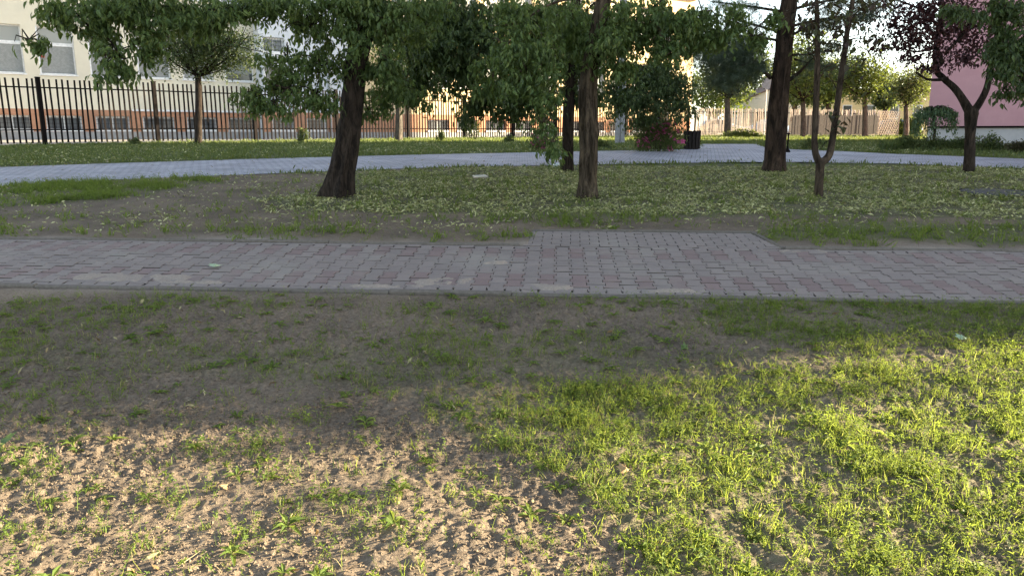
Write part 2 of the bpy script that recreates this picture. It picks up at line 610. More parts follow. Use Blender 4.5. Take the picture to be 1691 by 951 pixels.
def paver_mat(name, c1, c2):
    m, t, b = new_mat(name)
    co = coords(t)
    oi = t.nodes.new('ShaderNodeObjectInfo')
    geo = t.nodes.new('ShaderNodeNewGeometry')
    n = noise(t, 180, 4, .7, geo.outputs['Position'])
    n2 = noise(t, 1.4, 5, .65, geo.outputs['Position'])
    c = ramp(t, n.outputs[0], [(.3, c1), (.7, c2)])
    ad = t.nodes.new('ShaderNodeMath'); ad.operation = 'ADD'
    t.links.new(oi.outputs['Random'], ad.inputs[0]); t.links.new(geo.outputs['Random Per Island'], ad.inputs[1])
    fr = t.nodes.new('ShaderNodeMath'); fr.operation = 'FRACT'
    t.links.new(ad.outputs[0], fr.inputs[0])
    v = ramp(t, fr.outputs[0], [(0, (.93, .93, .93)), (1, (1.06, 1.055, 1.05))])
    col = mixc(t, 1.0, c.outputs[0], v.outputs[0], 'MULTIPLY')
    d = ramp(t, n2.outputs[0], [(.5, (0, 0, 0)), (.72, (.7, .7, .7))])
    col = mixc(t, d.outputs[0], col, (.26, .235, .205))
    t.links.new(col, b.inputs['Base Color'])
    b.inputs['Roughness'].default_value = .85
    b.inputs['Specular IOR Level'].default_value = .25
    bump(t, b, n.outputs[0], .35, .004)
    return m


M['paver_grey'] = paver_mat('paver_grey', (.178, .150, .138), (.255, .217, .200))
M['paver_red'] = paver_mat('paver_red', (.162, .120, .113), (.236, .176, .165))
M['kerb'] = surf('kerb', (.10, .086, .072), (.165, .145, .125), 30, .9, .5, .006)


def farpath_mat():
    m, t, b = new_mat('far_pavers')
    co = coords(t)
    mp = t.nodes.new('ShaderNodeMapping')
    mp.inputs['Rotation'].default_value = (0, 0, R(14))
    t.links.new(co, mp.inputs[0])
    br = t.nodes.new('ShaderNodeTexBrick')
    br.inputs['Scale'].default_value = 1
    br.inputs['Brick Width'].default_value = .2
    br.inputs['Row Height'].default_value = .14
    br.inputs['Mortar Size'].default_value = .008
    br.inputs['Color1'].default_value = (.30, .30, .335, 1)
    br.inputs['Color2'].default_value = (.37, .37, .41, 1)
    br.inputs['Mortar'].default_value = (.10, .10, .10, 1)
    t.links.new(mp.outputs[0], br.inputs['Vector'])
    n = noise(t, 1.1, 5, .65, co)
    f = ramp(t, n.outputs[0], [(.4, (.82, .82, .82)), (.7, (1.14, 1.14, 1.14))])
    col = mixc(t, 1.0, br.outputs[0], f.outputs[0], 'MULTIPLY')
    t.links.new(col, b.inputs['Base Color'])
    b.inputs['Roughness'].default_value = .8
    bump(t, b, br.outputs['Fac'], -.3, .006)
    return m


M['far_pavers'] = farpath_mat()
M['yard'] = surf('yard', (.20, .19, .18), (.28, .265, .25), 3, .9, .2)
M['asphalt'] = surf('asphalt', (.11, .11, .115), (.17, .17, .17), 20, .9, .3)

exec_parts = []
# ------------------------------------------------------------------ ground
xl = np.concatenate([-np.geomspace(420, 8.2, 40), np.linspace(-8, -3.8, 110)[:-1], np.linspace(-3.8, 3.8, 540), np.linspace(3.8, 8, 110)[1:], np.geomspace(8.2, 420, 40)])
yl = np.concatenate([np.linspace(-40, 1.8, 12), np.concatenate([np.linspace(2.0, 4.6, 205), np.linspace(4.615, 5.95, 75)]), np.linspace(5.97, 8.4, 60)[0:], np.linspace(8.45, 17, 130), np.linspace(17.2, 60, 120), np.geomspace(61, 560, 30)])
GX, GY = np.meshgrid(xl, yl)
GZ = gz(GX, GY)
nx, ny = len(xl), len(yl)
idx = np.arange(nx * ny).reshape(ny, nx)
FQ = np.stack([idx[:-1, :-1], idx[:-1, 1:], idx[1:, 1:], idx[1:, :-1]], -1).reshape(-1, 4)
me = np_mesh('ground', np.stack([GX, GY, GZ], -1).reshape(-1, 3), FQ, M['soil'], True)
green = np.maximum.reduce([
    .40 * dens(GX, GY, POLY_DENSE), .22 * dens(GX, GY, POLY_BAND), .2 * dens(GX, GY, POLY_WEED), .35 * dens(GX, GY, POLY_LGREEN),
    .6 * dens(GX, GY, POLY_RGREEN), .6 * dens(GX, GY, POLY_LITTER), 1.0 * dens(GX, GY, POLY_VERGE), 1.0 * dens(GX, GY, POLY_VERGER),
    np.where(GY > 17, 1.0, 0) * 1.0])
U_, V_ = uv(GX, GY)
sand = np.exp(-np.abs(V_ - PWID - .1) / .13) * (V_ > PWID - .1) * np.clip(vn(GX * 1.3, GY * 1.3, 12) * 1.8 - .35, 0, 1)
sand = np.maximum(sand, np.exp(-np.abs(V_ + .1) / .12) * (V_ < 0) * np.clip(vn(GX * 1.1, GY * 1.1, 14) * 1.5 - .6, 0, .7))
for nm, arr in (('green', green), ('sand', sand)):
    at = me.attributes.new(nm, 'FLOAT', 'POINT')
    at.data.foreach_set('value', arr.astype(np.float32).ravel())
tag(link('ground', me), kind='structure')


def drape(name, poly, mat, dz, step=.5, kind='structure'):
    """sheet following the terrain inside a polygon"""
    import bmesh
    from mathutils.geometry import tessellate_polygon
    bm = bmesh.new()
    vs = [bm.verts.new((p[0], p[1], 0)) for p in poly]
    bm.faces.new(vs)
    ys = [p[1] for p in poly]
    y = math.floor(min(ys))
    while y < max(ys):
        geom = bm.verts[:] + bm.edges[:] + bm.faces[:]
        bmesh.ops.bisect_plane(bm, geom=geom, plane_co=(0, y, 0), plane_no=(0, 1, 0))
        y += step
    bmesh.ops.triangulate(bm, faces=bm.faces[:])
    for v in bm.verts:
        v.co.z = float(g(v.co.y)) + dz
    m_ = bpy.data.meshes.new(name)
    bm.normal_update()
    for f in bm.faces:
        if f.normal.z < 0: f.normal_flip()
    bm.to_mesh(m_); bm.free()
    m_.materials.append(mat)
    return tag(link(name, m_), kind=kind)


drape('path', FAR_PATH, M['far_pavers'], .008, .5)

# ------------------------------------------------------------------ paved path with interlocking pavers
bed = MB()
nseg = 40
for i in range(nseg):
    for j in range(6):
        u0 = -10 + 20 * i / nseg; u1 = -10 + 20 * (i + 1) / nseg
        v0 = PWID * j / 6; v1 = PWID * (j + 1) / 6
        q = []
        for (u, v) in ((u0, v0), (u1, v0), (u1, v1), (u0, v1)):
            x, y = xy(u, v); q.append((x, y, float(g(y)) - .022))
        bed.add(q, [(0, 1, 2, 3)])
for j in range(4):
    t0 = j / 4; t1 = (j + 1) / 4
    q = []
    for (a, t_) in ((0, t0), (3, t0), (3, t1), (0, t1)):
        o = (1 if a == 0 else 2)
        u = BAY[a][0] * (1 - t_) + BAY[o][0] * t_; v = BAY[a][1] * (1 - t_) + BAY[o][1] * t_
        x, y = xy(u, v); q.append((x, y, float(g(y)) - .022))
    bed.add(q, [(0, 1, 2, 3)])
M['joint'] = surf('joint', (.035, .03, .026), (.075, .065, .056), 40, .95, .3)
path = bed.build('pavement', M['joint'])
tag(path, kind='structure')

PX_, PY_ = .139, .2


def paver_shape(hw, wst, hl, grow=0):
    a, b = hw, wst
    i_, o_ = .042, .058
    pts = [(-a, -hl), (a, -hl), (a, -o_), (b, -i_), (b, i_), (a, o_), (a, hl), (-a, hl), (-a, o_), (-b, i_), (-b, -i_), (-a, -o_)]
    return pts


def paver_geo(pts, h=.05, ins=.004, bev=.004):
    n = len(pts)
    V = [(x, y, -h) for x, y in pts] + [(x, y, -bev) for x, y in pts]
    for x, y in pts:
        l = math.hypot(x, y)
        V.append((x - math.copysign(ins, x), y - math.copysign(ins, y), 0))
    Fs = []
    for k in (0, 1):
        for i in range(n):
            Fs.append((k * n + i, k * n + (i + 1) % n, (k + 1) * n + (i + 1) % n, (k + 1) * n + i))
    Fs.append(tuple(range(2 * n, 3 * n)))
    return V, Fs


GEO_I = paver_geo(paver_shape(.0782, .0568, .0905))
def paver_mesh(geo, mat, n):
    m_ = np_mesh('paver', np.array(geo[0]), geo[1], mat)
    m_.materials.append(M['joint'])
    a_ = np.zeros(len(geo[1]), np.int32); a_[:n] = 1      # the sides are dark with soil
    m_.polygons.foreach_set('material_index', a_)
    return m_


ME_GREY = paver_mesh(GEO_I, M['paver_grey'], 12)
ME_RED = paver_mesh(GEO_I, M['paver_red'], 12)
slope_at = lambda y: math.atan(float(g(y + .2) - g(y - .2)) / .4)
cells = []
NR = int(PWID / PY_)
for c in range(-62, 63):
    off = .1 if c % 2 else 0.0
    for r in range(0, 9):
        u = c * PX_; v = .07 + off + r * PY_ + .02
        half = None
        if v + .1 > PWID + .02: continue
        red = (c % 2 == 0) and (r in (1, 2, 6, 7))
        cells.append((u, v, red, False))
NH = len(cells)
for c in range(-62, 63):
    cells.append((c * PX_, (.045 if c % 2 else 1.645), False, True))
vis = []
GEO_H = paver_geo([(-.066, -.043), (.066, -.043), (.066, .043), (-.066, .043)])
for k, (u, v, red, half) in enumerate(cells):
    x, y = xy(u, v)
    if not half and abs(x) < (y * .70):
        vis.append((y, k))
vis.sort()
single = set(k for _, k in vis[:300])
rest = {False: MB(), True: MB()}
for k, (u, v, red, half) in enumerate(cells):
    x, y = xy(u, v)
    z = float(g(y)) + random.gauss(0, .0012) + .006 * (vn(x * .8, y * .8, 20) - .5) * 2
    tx, ty, tz = slope_at(y) + random.gauss(0, .008), random.gauss(0, .008), PA + random.gauss(0, .008)
    if k in single:
        o = bpy.data.objects.new('paver', ME_RED if red else ME_GREY)
        COL.objects.link(o); o.parent = path
        o.location = (x, y, z); o.rotation_euler = (tx, ty, tz)
    else:
        m_ = rotm(np.array([tz]), np.array([tx]), np.array([ty]))[0]
        G_ = GEO_H if half else GEO_I
        rest[red].add(np.array(G_[0]) @ m_.T + np.array([x, y, z]), G_[1])
mj = bpy.data.meshes.new('paver')
Vall = rest[False].V + rest[True].V
Fall = rest[False].F + [tuple(i + len(rest[False].V) for i in f) for f in rest[True].F]
mj = np_mesh('paver', np.array(Vall), Fall, M['paver_grey'])
mj.materials.append(M['paver_red'])
mj.materials.append(M['joint'])
mi = np.zeros(len(Fall), np.int32); mi[len(rest[False].F):] = 1
mi[[i for i, f in enumerate(Fall) if len(f) == 4 and min(Vall[q][2] - float(g(Vall[q][1])) for q in f) < -.03]] = 2
mj.polygons.foreach_set('material_index', mi)
tag(link('paver', mj, path), kind='stuff')

# bay of small rectangular pavers at the far side
geo_r = paver_geo([(-.0965, -.0445), (.0965, -.0445), (.0965, .0445), (-.0965, .0445)], .05, .004, .004)
me_r = paver_mesh(geo_r, M['paver_grey'], 4)
nb = 0
rows = int((BAYV - PWID - .02) / .1)
for r in range(rows):
    v = PWID + .05 + r * .1
    t_ = (v - PWID) / (BAYV - PWID)
    ul = BAY[0][0] * (1 - t_) + BAY[1][0] * t_; ur = BAY[3][0] * (1 - t_) + BAY[2][0] * t_
    edges = [ul + .012]
    e = ul + (.1 if r % 2 else .2)
    while e < ur - .04:
        edges.append(e); e += .2
    edges.append(ur - .02)
    for e0, e1 in zip(edges[:-1], edges[1:]):
        x, y = xy((e0 + e1) / 2, v)
        o = bpy.data.objects.new('brick_paver', me_r); COL.objects.link(o); o.parent = path
        o.location = (x, y, float(g(y)) + random.gauss(0, .001)); o.rotation_euler = (slope_at(y) + random.gauss(0, .006), random.gauss(0, .006), PA)
        o.scale = ((e1 - e0) / .2, 1, 1)


def kerb(u0, v0, u1, v1, top, wd=.06, seg=1.0, name='kerb_stone'):
    L = math.hypot(u1 - u0, v1 - v0)
    n = max(1, round(L / seg))
    for i in range(n):
        t0 = i / n + .003 / L; t1 = (i + 1) / n - .003 / L
        a = (u0 + (u1 - u0) * t0, v0 + (v1 - v0) * t0); b = (u0 + (u1 - u0) * t1, v0 + (v1 - v0) * t1)
        dx, dy = (b[0] - a[0]) / (L / n), (b[1] - a[1]) / (L / n)
        nx_, ny_ = -dy * wd / 2, dx * wd / 2
        jz = random.gauss(0, .004)
        mb = MB()
        cor = [(a[0] + nx_, a[1] + ny_), (a[0] - nx_, a[1] - ny_), (b[0] - nx_, b[1] - ny_), (b[0] + nx_, b[1] + ny_)]
        V = []
        for zz, ins in ((-.15, 0), (top - .012, 0), (top, .010)):
            for (u, v), s in zip(cor, (1, -1, -1, 1)):
                u2 = u - s * nx_ / (wd / 2) * ins; v2 = v - s * ny_ / (wd / 2) * ins
                x, y = xy(u2, v2); V.append((x, y, float(g(y)) + zz + jz))
        Fs = [(0, 1, 2, 3)[::-1], (8, 9, 10, 11)]
        for k in (0, 4):
            for q in range(4):
                Fs.append((k + q, k + (q + 1) % 4, k + 4 + (q + 1) % 4, k + 4 + q))
        mb.add(V, Fs)
        mb.build(name, M['kerb'], path)


kerb(-9, -.035, 9, -.035, .010)
kerb(-9, PWID + .03, BAY[0][0] - .03, PWID + .03, .012, .05)
kerb(BAY[3][0] + .03, PWID + .03, 9, PWID + .03, .016, .05)
kerb(BAY[0][0] + .03, PWID + .09, BAY[1][0] + .03, BAYV, -.004, .05, .5)
kerb(BAY[1][0], BAYV + .03, BAY[2][0] + .03, BAYV + .03, .002, .05)
kerb(BAY[2][0] + .04, BAYV, BAY[3][0] + .02, PWID + .02, .008, .05, .6)


def sand_patch(px, py, ru, rv, h=.0135):
    """washed-in sand lying over the pavers"""
    c = P(px, py); uc, vc = uv(c.x, c.y)
    n = 26
    V = []; Fs = []
    us = np.linspace(-ru, ru, n * 2); vs = np.linspace(-rv, rv, n)
    for j in range(n):
        for i in range(2 * n):
            x, y = xy(uc + us[i], max(0.0, vc + vs[j]))
            d = (us[i] / ru) ** 2 + (vs[j] / rv) ** 2
            e = .9 - d + 1.5 * (vn(x * 6, y * 6, 31) - .5) + 1.1 * (vn(x * 17, y * 17, 33) - .5) + .5 * (vn(x * 50, y * 50, 34) - .5)
            V.append((x, y, float(g(y)) - .012 + h * 1.6 * max(-.6, min(1.2, e)) + .004 * vn(x * 40, y * 40, 35)))
    for j in range(n - 1):
        for i in range(2 * n - 1):
            Fs.append((j * 2 * n + i, j * 2 * n + i + 1, (j + 1) * 2 * n + i + 1, (j + 1) * 2 * n + i))
    return np.array(V), Fs


sp = MB()
for a in [(735, 467, .30, .16), (905, 474, .36, .10), (640, 474, .5, .06), (180, 458, .8, .13), (330, 466, .4, .06), (1110, 481, .3, .05),
          (1310, 414, .35, .07), (820, 434, .12, .05)]:
    sp.add(*sand_patch(*a))
M['sand'] = surf('sand', (.215, .18, .15), (.33, .28, .235), 60, .95, .5, .006)
tag(sp.build('sand', M['sand'], path, True), kind='stuff')


# ------------------------------------------------------------------ ground cover
def cand(x0, x1, y0, y1, per_m2):
    n = int((x1 - x0) * (y1 - y0) * per_m2)
    return RNG.uniform(x0, x1, n), RNG.uniform(y0, y1, n)


def in_view(X, Y, pad=.4):
    return np.abs(X) < Y * .70 + pad


def blade_clump(n, H, spread, wid):
    ps_v = []; ps_f = []
    b = 0
    for i in range(n):
        az = random.uniform(0, 2 * math.pi); lean = random.uniform(.1, .8)
        h = H * random.uniform(.5, 1.1); w_ = wid * random.uniform(.7, 1.2)
        d = np.array([math.cos(az), math.sin(az), 0]); e = np.array([-d[1], d[0], 0]) * w_ / 2
        o = np.array([random.gauss(0, spread), random.gauss(0, spread), -.005])
        p1 = o + d * h * lean * .35 + np.array([0, 0, h * .55]); p2 = o + d * h * lean + np.array([0, 0, h * (1 - .3 * lean)])
        ps_v += [o - e, o + e, p1 - e * .9, p1 + e * .9, p2]
        ps_f += [(b, b + 1, b + 3), (b, b + 3, b + 2), (b + 2, b + 3, b + 4)]
        b += 5
    return np.array(ps_v), np.array(ps_f)


def weed_stem(H, nl, L):
    """low leafy stem, oval leaves up its length"""
    ps = []
    az = random.uniform(0, 6.28); lean = random.uniform(.1, .9)
    top = np.array([math.cos(az) * lean * H, math.sin(az) * lean * H, H * (1 - .35 * lean)])
    e = np.array([.0014, 0, 0])
    ps.append((np.array([-e, e, top]), np.array([(0, 1, 2)])))
    for i in range(nl):
        t_ = (i + 1) / nl
        lv = leaf_t(L * random.uniform(.7, 1.2), L * .42, .2, .2)
        ps.append(xf(lv, top * t_ * (.75 + .25 * t_), i * 2.4 + random.uniform(-.4, .4), random.uniform(-.3, .7), random.uniform(-.4, .4)))
    return merge_t(ps)


def rosette(L, n):
    ps = []
    for i in range(n):
        ps.append(xf(leaf_t(L * random.uniform(.7, 1.1), L * .28, .25, .35, .6), (0, 0, .004), i * 6.283 / n + random.uniform(-.3, .3), random.uniform(.15, .6), random.uniform(-.2, .2)))
    return merge_t(ps)


T_BLADE = [blade_clump(random.randint(5, 12), random.uniform(.04, .085), random.uniform(.008, .03), random.uniform(.003, .0048)) for _ in range(10)]
T_WEED = [weed_stem(random.uniform(.04, .11), random.randint(7, 13), random.uniform(.012, .021)) for _ in range(8)]
T_ROS = [rosette(.06, 7) for _ in range(3)]


def plant(X, Y, temps, smin, smax, tilt=.25, dz=0):
    n = len(X)
    pos = np.stack([X, Y, gz(X, Y) + dz], -1)
    rot = rotm(RNG.uniform(0, 6.283, n), RNG.normal(0, tilt, n), RNG.normal(0, tilt, n))
    return scatter(temps, pos, rot, RNG.uniform(smin, smax, n))


def clear_paths(X, Y):
    u, v = uv(X, Y)
    on = (v > -.06) & (v < PWID + .06)
    bay = (v >= PWID) & (v < BAYV + .06) & (u > BAY[0][0] + .06 + (v - PWID) / (BAYV - PWID + 1e-6) * (BAY[1][0] - BAY[0][0])) & (u < BAY[3][0] + .05 - (v - PWID) / (BAYV - PWID) * (BAY[3][0] - BAY[2][0]))
    return ~on & ~bay & ~inpoly(X, Y, FAR_PATH)


def patchy(X, Y, sc, seed, lo=.35, hi=.65):
    return np.clip((vn(X * sc, Y * sc, seed) - lo) / (hi - lo), 0, 1)


TUFTS = [P(a, b) for a, b in [(690, 515), (245, 470), (1245, 540), (780, 520), (1130, 480), (1440, 500), (1520, 545), (1560, 540), (1650, 565), (1180, 520),
                              (70, 505), (330, 500), (420, 510), (560, 480), (1070, 500), (1330, 505), (1610, 560), (1680, 575), (250, 468), (1410, 492),
                              (150, 545), (880, 500), (340, 745), (60, 790), (520, 840), (470, 790), (600, 880), (300, 830), (120, 870), (420, 740),
                              (40, 880), (760, 830), (680, 900), (510, 690), (30, 770), (550, 900), (880, 900), (240, 900), (400, 880), (620, 830)]]


def tuft_density(X, Y):
    d = np.zeros_like(X)
    for p in TUFTS:
        s = .018 * p.y + .02
        d = np.maximum(d, np.exp(-(((X - p.x) / (s * 1.6)) ** 2 + ((Y - p.y) / s) ** 2)))
    return d


X, Y = cand(-6.8, 7.2, 2.0, 6.0, 4000)
k = in_view(X, Y, 2.2) & clear_paths(X, Y)
X, Y = X[k], Y[k]
dD = dens(X, Y, POLY_DENSE); dB = dens(X, Y, POLY_BAND); dW = dens(X, Y, POLY_WEED); dT = tuft_density(X, Y)
pt = patchy(X, Y, 2.2, 41)
pt2 = patchy(X, Y, 6, 43, .3, .6)
pt3 = .35 + .65 * patchy(X, Y, 2.6, 63, .3, .5)
pb = np.maximum.reduce([.25 * dD * (.18 + .82 * pt2 * pt3), .10 * dB * (.25 + .75 * pt), .12 * dW * pt, .05 * dT, .008 + 0 * X + .05 * pt * patchy(X, Y, 1, 45, .5, .75)])
sel = RNG.random(len(X)) < pb
Va, Fa = plant(X[sel], Y[sel], T_BLADE, .35, 1.05, .35)
o = link('grass', np_mesh('grass', Va, Fa, M['grass']))
tag(o, 'short uneven grass growing over the bare soil in the foreground', 'grass', kind='stuff')
pw = np.maximum.reduce([.46 * dD * (.18 + .82 * pt2 * pt3), .07 * dB * pt, .20 * dW * (.2 + .8 * pt), .22 * dT, .022 + .06 * pt * patchy(X, Y, 1, 45, .5, .75)])
sel = RNG.random(len(X)) < pw
Va, Fa = plant(X[sel], Y[sel], T_WEED, .35, 1.15, .4)
o = link('weeds', np_mesh('weeds', Va, Fa, M['weed']))
tag(o, 'low leafy weeds in tufts across the foreground soil', 'weeds', kind='stuff')
sel = RNG.random(len(X)) < np.maximum(.012 * dD, np.maximum(.01 * dW, .004))
Va, Fa = plant(X[sel], Y[sel], T_ROS, .6, 1.4, .15)
o = link('rosette_weeds', np_mesh('rosette_weeds', Va, Fa, M['weed']))
tag(o, 'flat rosettes of broadleaf weeds on the foreground soil', 'weeds', kind='stuff')

# mid ground greenery
X, Y = cand(-14, 14, 7.6, 17, 300)
k = in_view(X, Y, 2.5) & clear_paths(X, Y)
X, Y = X[k], Y[k]
dm = np.maximum.reduce([.85 * dens(X, Y, POLY_LGREEN, .6, .8) * (.15 + .85 * patchy(X, Y, 1.9, 61, .38, .6)), .30 * dens(X, Y, POLY_RGREEN) * (.3 + .7 * patchy(X, Y, 2, 47)), .08 * dens(X, Y, POLY_LITTER) * patchy(X, Y, 1.5, 67),
                        .03 + 0 * X, .25 * patchy(X, Y, 1.1, 49, .55, .75) * (Y < 9.5), .22 * np.exp(-((uv(X, Y)[1] - PWID - .45) / .18) ** 2) * patchy(X, Y, 2.5, 55)])
dm = dm * np.where(inpoly(X, Y, POLY_BARE2), .25, 1)
sel = RNG.random(len(X)) < dm
T_BL2 = [blade_clump(9, .10, .03, .009) for _ in range(5)]
Va, Fa = plant(X[sel], Y[sel], T_BL2, .3, 1.25, .45)
s2 = RNG.random(len(X)) < dm * 1.1
Vb, Fb = plant(X[s2], Y[s2], T_WEED, .9, 1.8, .35)
Va = np.concatenate([Va, Vb]); Fa = np.concatenate([Fa, Fb + len(Va) - len(Vb)])
o = link('grass', np_mesh('grass', Va, Fa, M['weed']))
tag(o, 'green weeds and grass between the two paths', 'grass', kind='stuff')

# verge grass by the fence and the sunlit strip on the right
X, Y = cand(-24, 34, 15, 60, 26)
k = in_view(X, Y, 2) & clear_paths(X, Y) & ~inpoly(X, Y, POLY_LITTER) & (X > -16.2 + .86 * (Y - 27.5) - 99 * (Y < 27))
fl = (Y - 27) < (X + 16.5) / .8886 - .05
k &= fl
X, Y = X[k], Y[k]
T_BL3 = [blade_clump(10, .10, .09, .02) for _ in range(5)]
Va, Fa = plant(X, Y, T_BL3, .6, 1.3, .2)
o = link('grass', np_mesh('grass', Va, Fa, M['grass_far']))
tag(o, 'mown verge grass between the far path and the fence', 'grass', kind='stuff')


def curl_leaf(L, Wd, c):
    V = np.array([(0, -L / 2, 0), (-Wd / 2, -L * .1, c), (Wd / 2, -L * .1, c * .4), (-Wd * .4, L * .2, c * 1.2), (Wd * .4, L * .2, c), (0, L / 2, c * random.uniform(-.5, 2))])
    return V, np.array([(0, 2, 1), (1, 2, 4), (1, 4, 3), (3, 4, 5)])


T_LIT = [curl_leaf(random.uniform(.06, .10), random.uniform(.015, .028), random.uniform(.004, .022)) for _ in range(8)]


def litter(X, Y, lift=.03, smin=.35, smax=1.1, tilt=.28):
    n = len(X)
    pos = np.stack([X, Y, gz(X, Y) + RNG.uniform(.004, lift, n)], -1)
    rot = rotm(RNG.uniform(0, 6.283, n), RNG.normal(0, tilt, n), RNG.normal(0, tilt * 1.3, n))
    return scatter(T_LIT, pos, rot, RNG.uniform(smin, smax, n))


X, Y = cand(-10, 15, 8.2, 16.5, 1350)
k = in_view(X, Y, 2) & clear_paths(X, Y)
X, Y = X[k], Y[k]
dl = np.maximum(.78 * dens(X, Y, POLY_LITTER, .3, 1) * (.18 + .82 * patchy(X, Y, 2.4, 51, .25, .6)), .035 + .1 * patchy(X, Y, 1.3, 53, .5, .8) * (Y > 8.6))
sel = RNG.random(len(X)) < dl
Va, Fa = litter(X[sel], Y[sel])
o = link('leaf_litter', np_mesh('leaf_litter', Va, Fa, M['litter']))
tag(o, 'pale yellow green fallen leaves carpeting the ground under the trees', 'leaf litter', kind='stuff')
X, Y = cand(-20, 16, 14, 30, 60)
k = in_view(X, Y, 1) & clear_paths(X, Y) & (inpoly(X, Y, POLY_VERGE) | inpoly(X, Y, POLY_VERGER))
dv = .25 + .75 * patchy(X, Y, .8, 57)
k &= RNG.random(len(X)) < dv
Va, Fa = litter(X[k], Y[k], .05, 1.0, 1.6)
o = link('leaf_litter', np_mesh('leaf_litter', Va, Fa, M['litter']))
tag(o, 'fallen leaves strewn over the verge beyond the far path', 'leaf litter', kind='stuff')
# few leaves on far path and in the foreground
X, Y = cand(-12, 14, 12, 24, 1.6)
k = inpoly(X, Y, FAR_PATH)
pos = np.stack([X[k], Y[k], g(Y[k]) + .015], -1)
n = len(pos)
Va, Fa = scatter(T_LIT, pos, rotm(RNG.uniform(0, 6.28, n), RNG.normal(0, .2, n), RNG.normal(0, .2, n)), RNG.uniform(.6, 1.1, n))
Xf, Yf = cand(-4.5, 4.6, 2.2, 5.95, 9)
kk = in_view(Xf, Yf)
Vb, Fb = litter(Xf[kk], Yf[kk], .02, .35, .85, .5)
Vc, Fc = Va, Fa
o = link('leaf_litter', np_mesh('leaf_litter', np.concatenate([Vc, Vb]), np.concatenate([Fc, Fb + len(Vc)]), M['dry_leaf']))
tag(o, 'scattered dry brown and yellow leaves on soil and path', 'leaf litter', kind='stuff')

# dead twigs and straw on the soil
T_TWIG = [(np.array([(-.012, 0, 0), (.012, 0, 0), (-.01, .5, .04), (.01, .5, .04), (.06, 1, 0), (0, .5, .06), (.2, .75, .05)]), np.array([(0, 1, 3), (0, 3, 2), (2, 3, 4), (2, 5, 4), (3, 2, 6)])), (np.array([(-.01, 0, 0), (.01, 0, 0), (-.06, .5, .03), (-.04, .5, .03), (.03, 1, 0)]), np.array([(0, 1, 3), (0, 3, 2), (2, 3, 4)]))]
X, Y = cand(-5, 5, 2.2, 9.5, 26)
k = in_view(X, Y) & clear_paths(X, Y)
X, Y = X[k], Y[k]; n = len(X)
Va, Fa = scatter(T_TWIG, np.stack([X, Y, gz(X, Y) + .006], -1), rotm(RNG.uniform(0, 6.28, n), RNG.normal(0, .12, n), RNG.normal(0, .3, n)), RNG.uniform(.03, .15, n))
M['straw'] = leafm('straw', [(0, (.06, .04, .03)), (.5, (.16, .11, .07)), (1, (.36, .29, .17))], .05, .8, .1)
tag(link('dead_twigs', np_mesh('dead_twigs', Va, Fa, M['straw'])), 'thin dead twigs and straw lying on the soil', 'twigs', kind='stuff')

# crumbs of soil in the foreground
_oct = np.array([(1, 0, 0), (-1, 0, 0), (0, 1, 0), (0, -1, 0), (0, 0, .8), (0, 0, -.8)], float)
_of = np.array([(0, 2, 4), (2, 1, 4), (1, 3, 4), (3, 0, 4), (2, 0, 5), (1, 2, 5), (3, 1, 5), (0, 3, 5)])
T_CLOD = [(_oct * RNG.uniform(.5, 1.2, (6, 1)), _of) for _ in range(6)]
X, Y = cand(-6, 6, 2.05, 5.9, 4500)
k = in_view(X, Y, 1.2) & (RNG.random(len(X)) < .25 + .75 * patchy(X, Y, 2, 59) * (1 - .7 * dens(X, Y, POLY_DENSE)) * np.clip((5.4 - Y) / 1.5, .15, 1))
X, Y = X[k], Y[k]
n = len(X)
pos = np.stack([X, Y, gz(X, Y) + .001], -1)
Va, Fa = scatter(T_CLOD, pos, rotm(RNG.uniform(0, 6.28, n), RNG.uniform(0, 6.28, n), RNG.uniform(0, 6.28, n)), np.clip(RNG.lognormal(-5.3, .45, n), .002, .013))
o = link('soil_crumbs', np_mesh('soil_crumbs', Va, Fa, M['soil']))
tag(o, 'loose crumbs and clods of dry soil', 'soil crumbs', kind='stuff')


# ------------------------------------------------------------------ school building behind the fence
BS = math.atan(1872 / F)
E = np.array([math.sin(BS), math.cos(BS)])          # along the facade, away from the camera
N = np.array([math.cos(BS), -math.sin(BS)])         # out of the facade
B0 = np.array([PX(56, 38.0), 38.0])
GB = float(g(40.0)) - .03


def fx(s, n, z):
    p = B0 + E * s + N * n
    return (p[0], p[1], z)


def s_at(px, n):
    """distance along the facade plane n metres out, seen at image column px"""
    lo, hi = -20.0, 60.0
    for _ in range(60):
        m_ = (lo + hi) / 2
        p = B0 + E * m_ + N * n
        if CX + F * p[0] / (p[1] * math.cos(PITCH)) < px: lo = m_
        else: hi = m_
    return (lo + hi) / 2


def zat(py, y):
    return CAMZ - tand(py) * y


school = thing('school_building', 'long cream and ochre school building with white windows behind the metal fence', 'building', fx(5, 0, GB))


def place_child(o):
    o.matrix_parent_inverse = o.parent.matrix_basis.inverted()


def part(mb, name, mat, parent, smooth=False):
    o = mb.build(name, mat, parent, smooth)
    root = parent
    while root.parent: root = root.parent
    if parent is root:
        o.matrix_parent_inverse = root.matrix_basis.inverted()
    return o


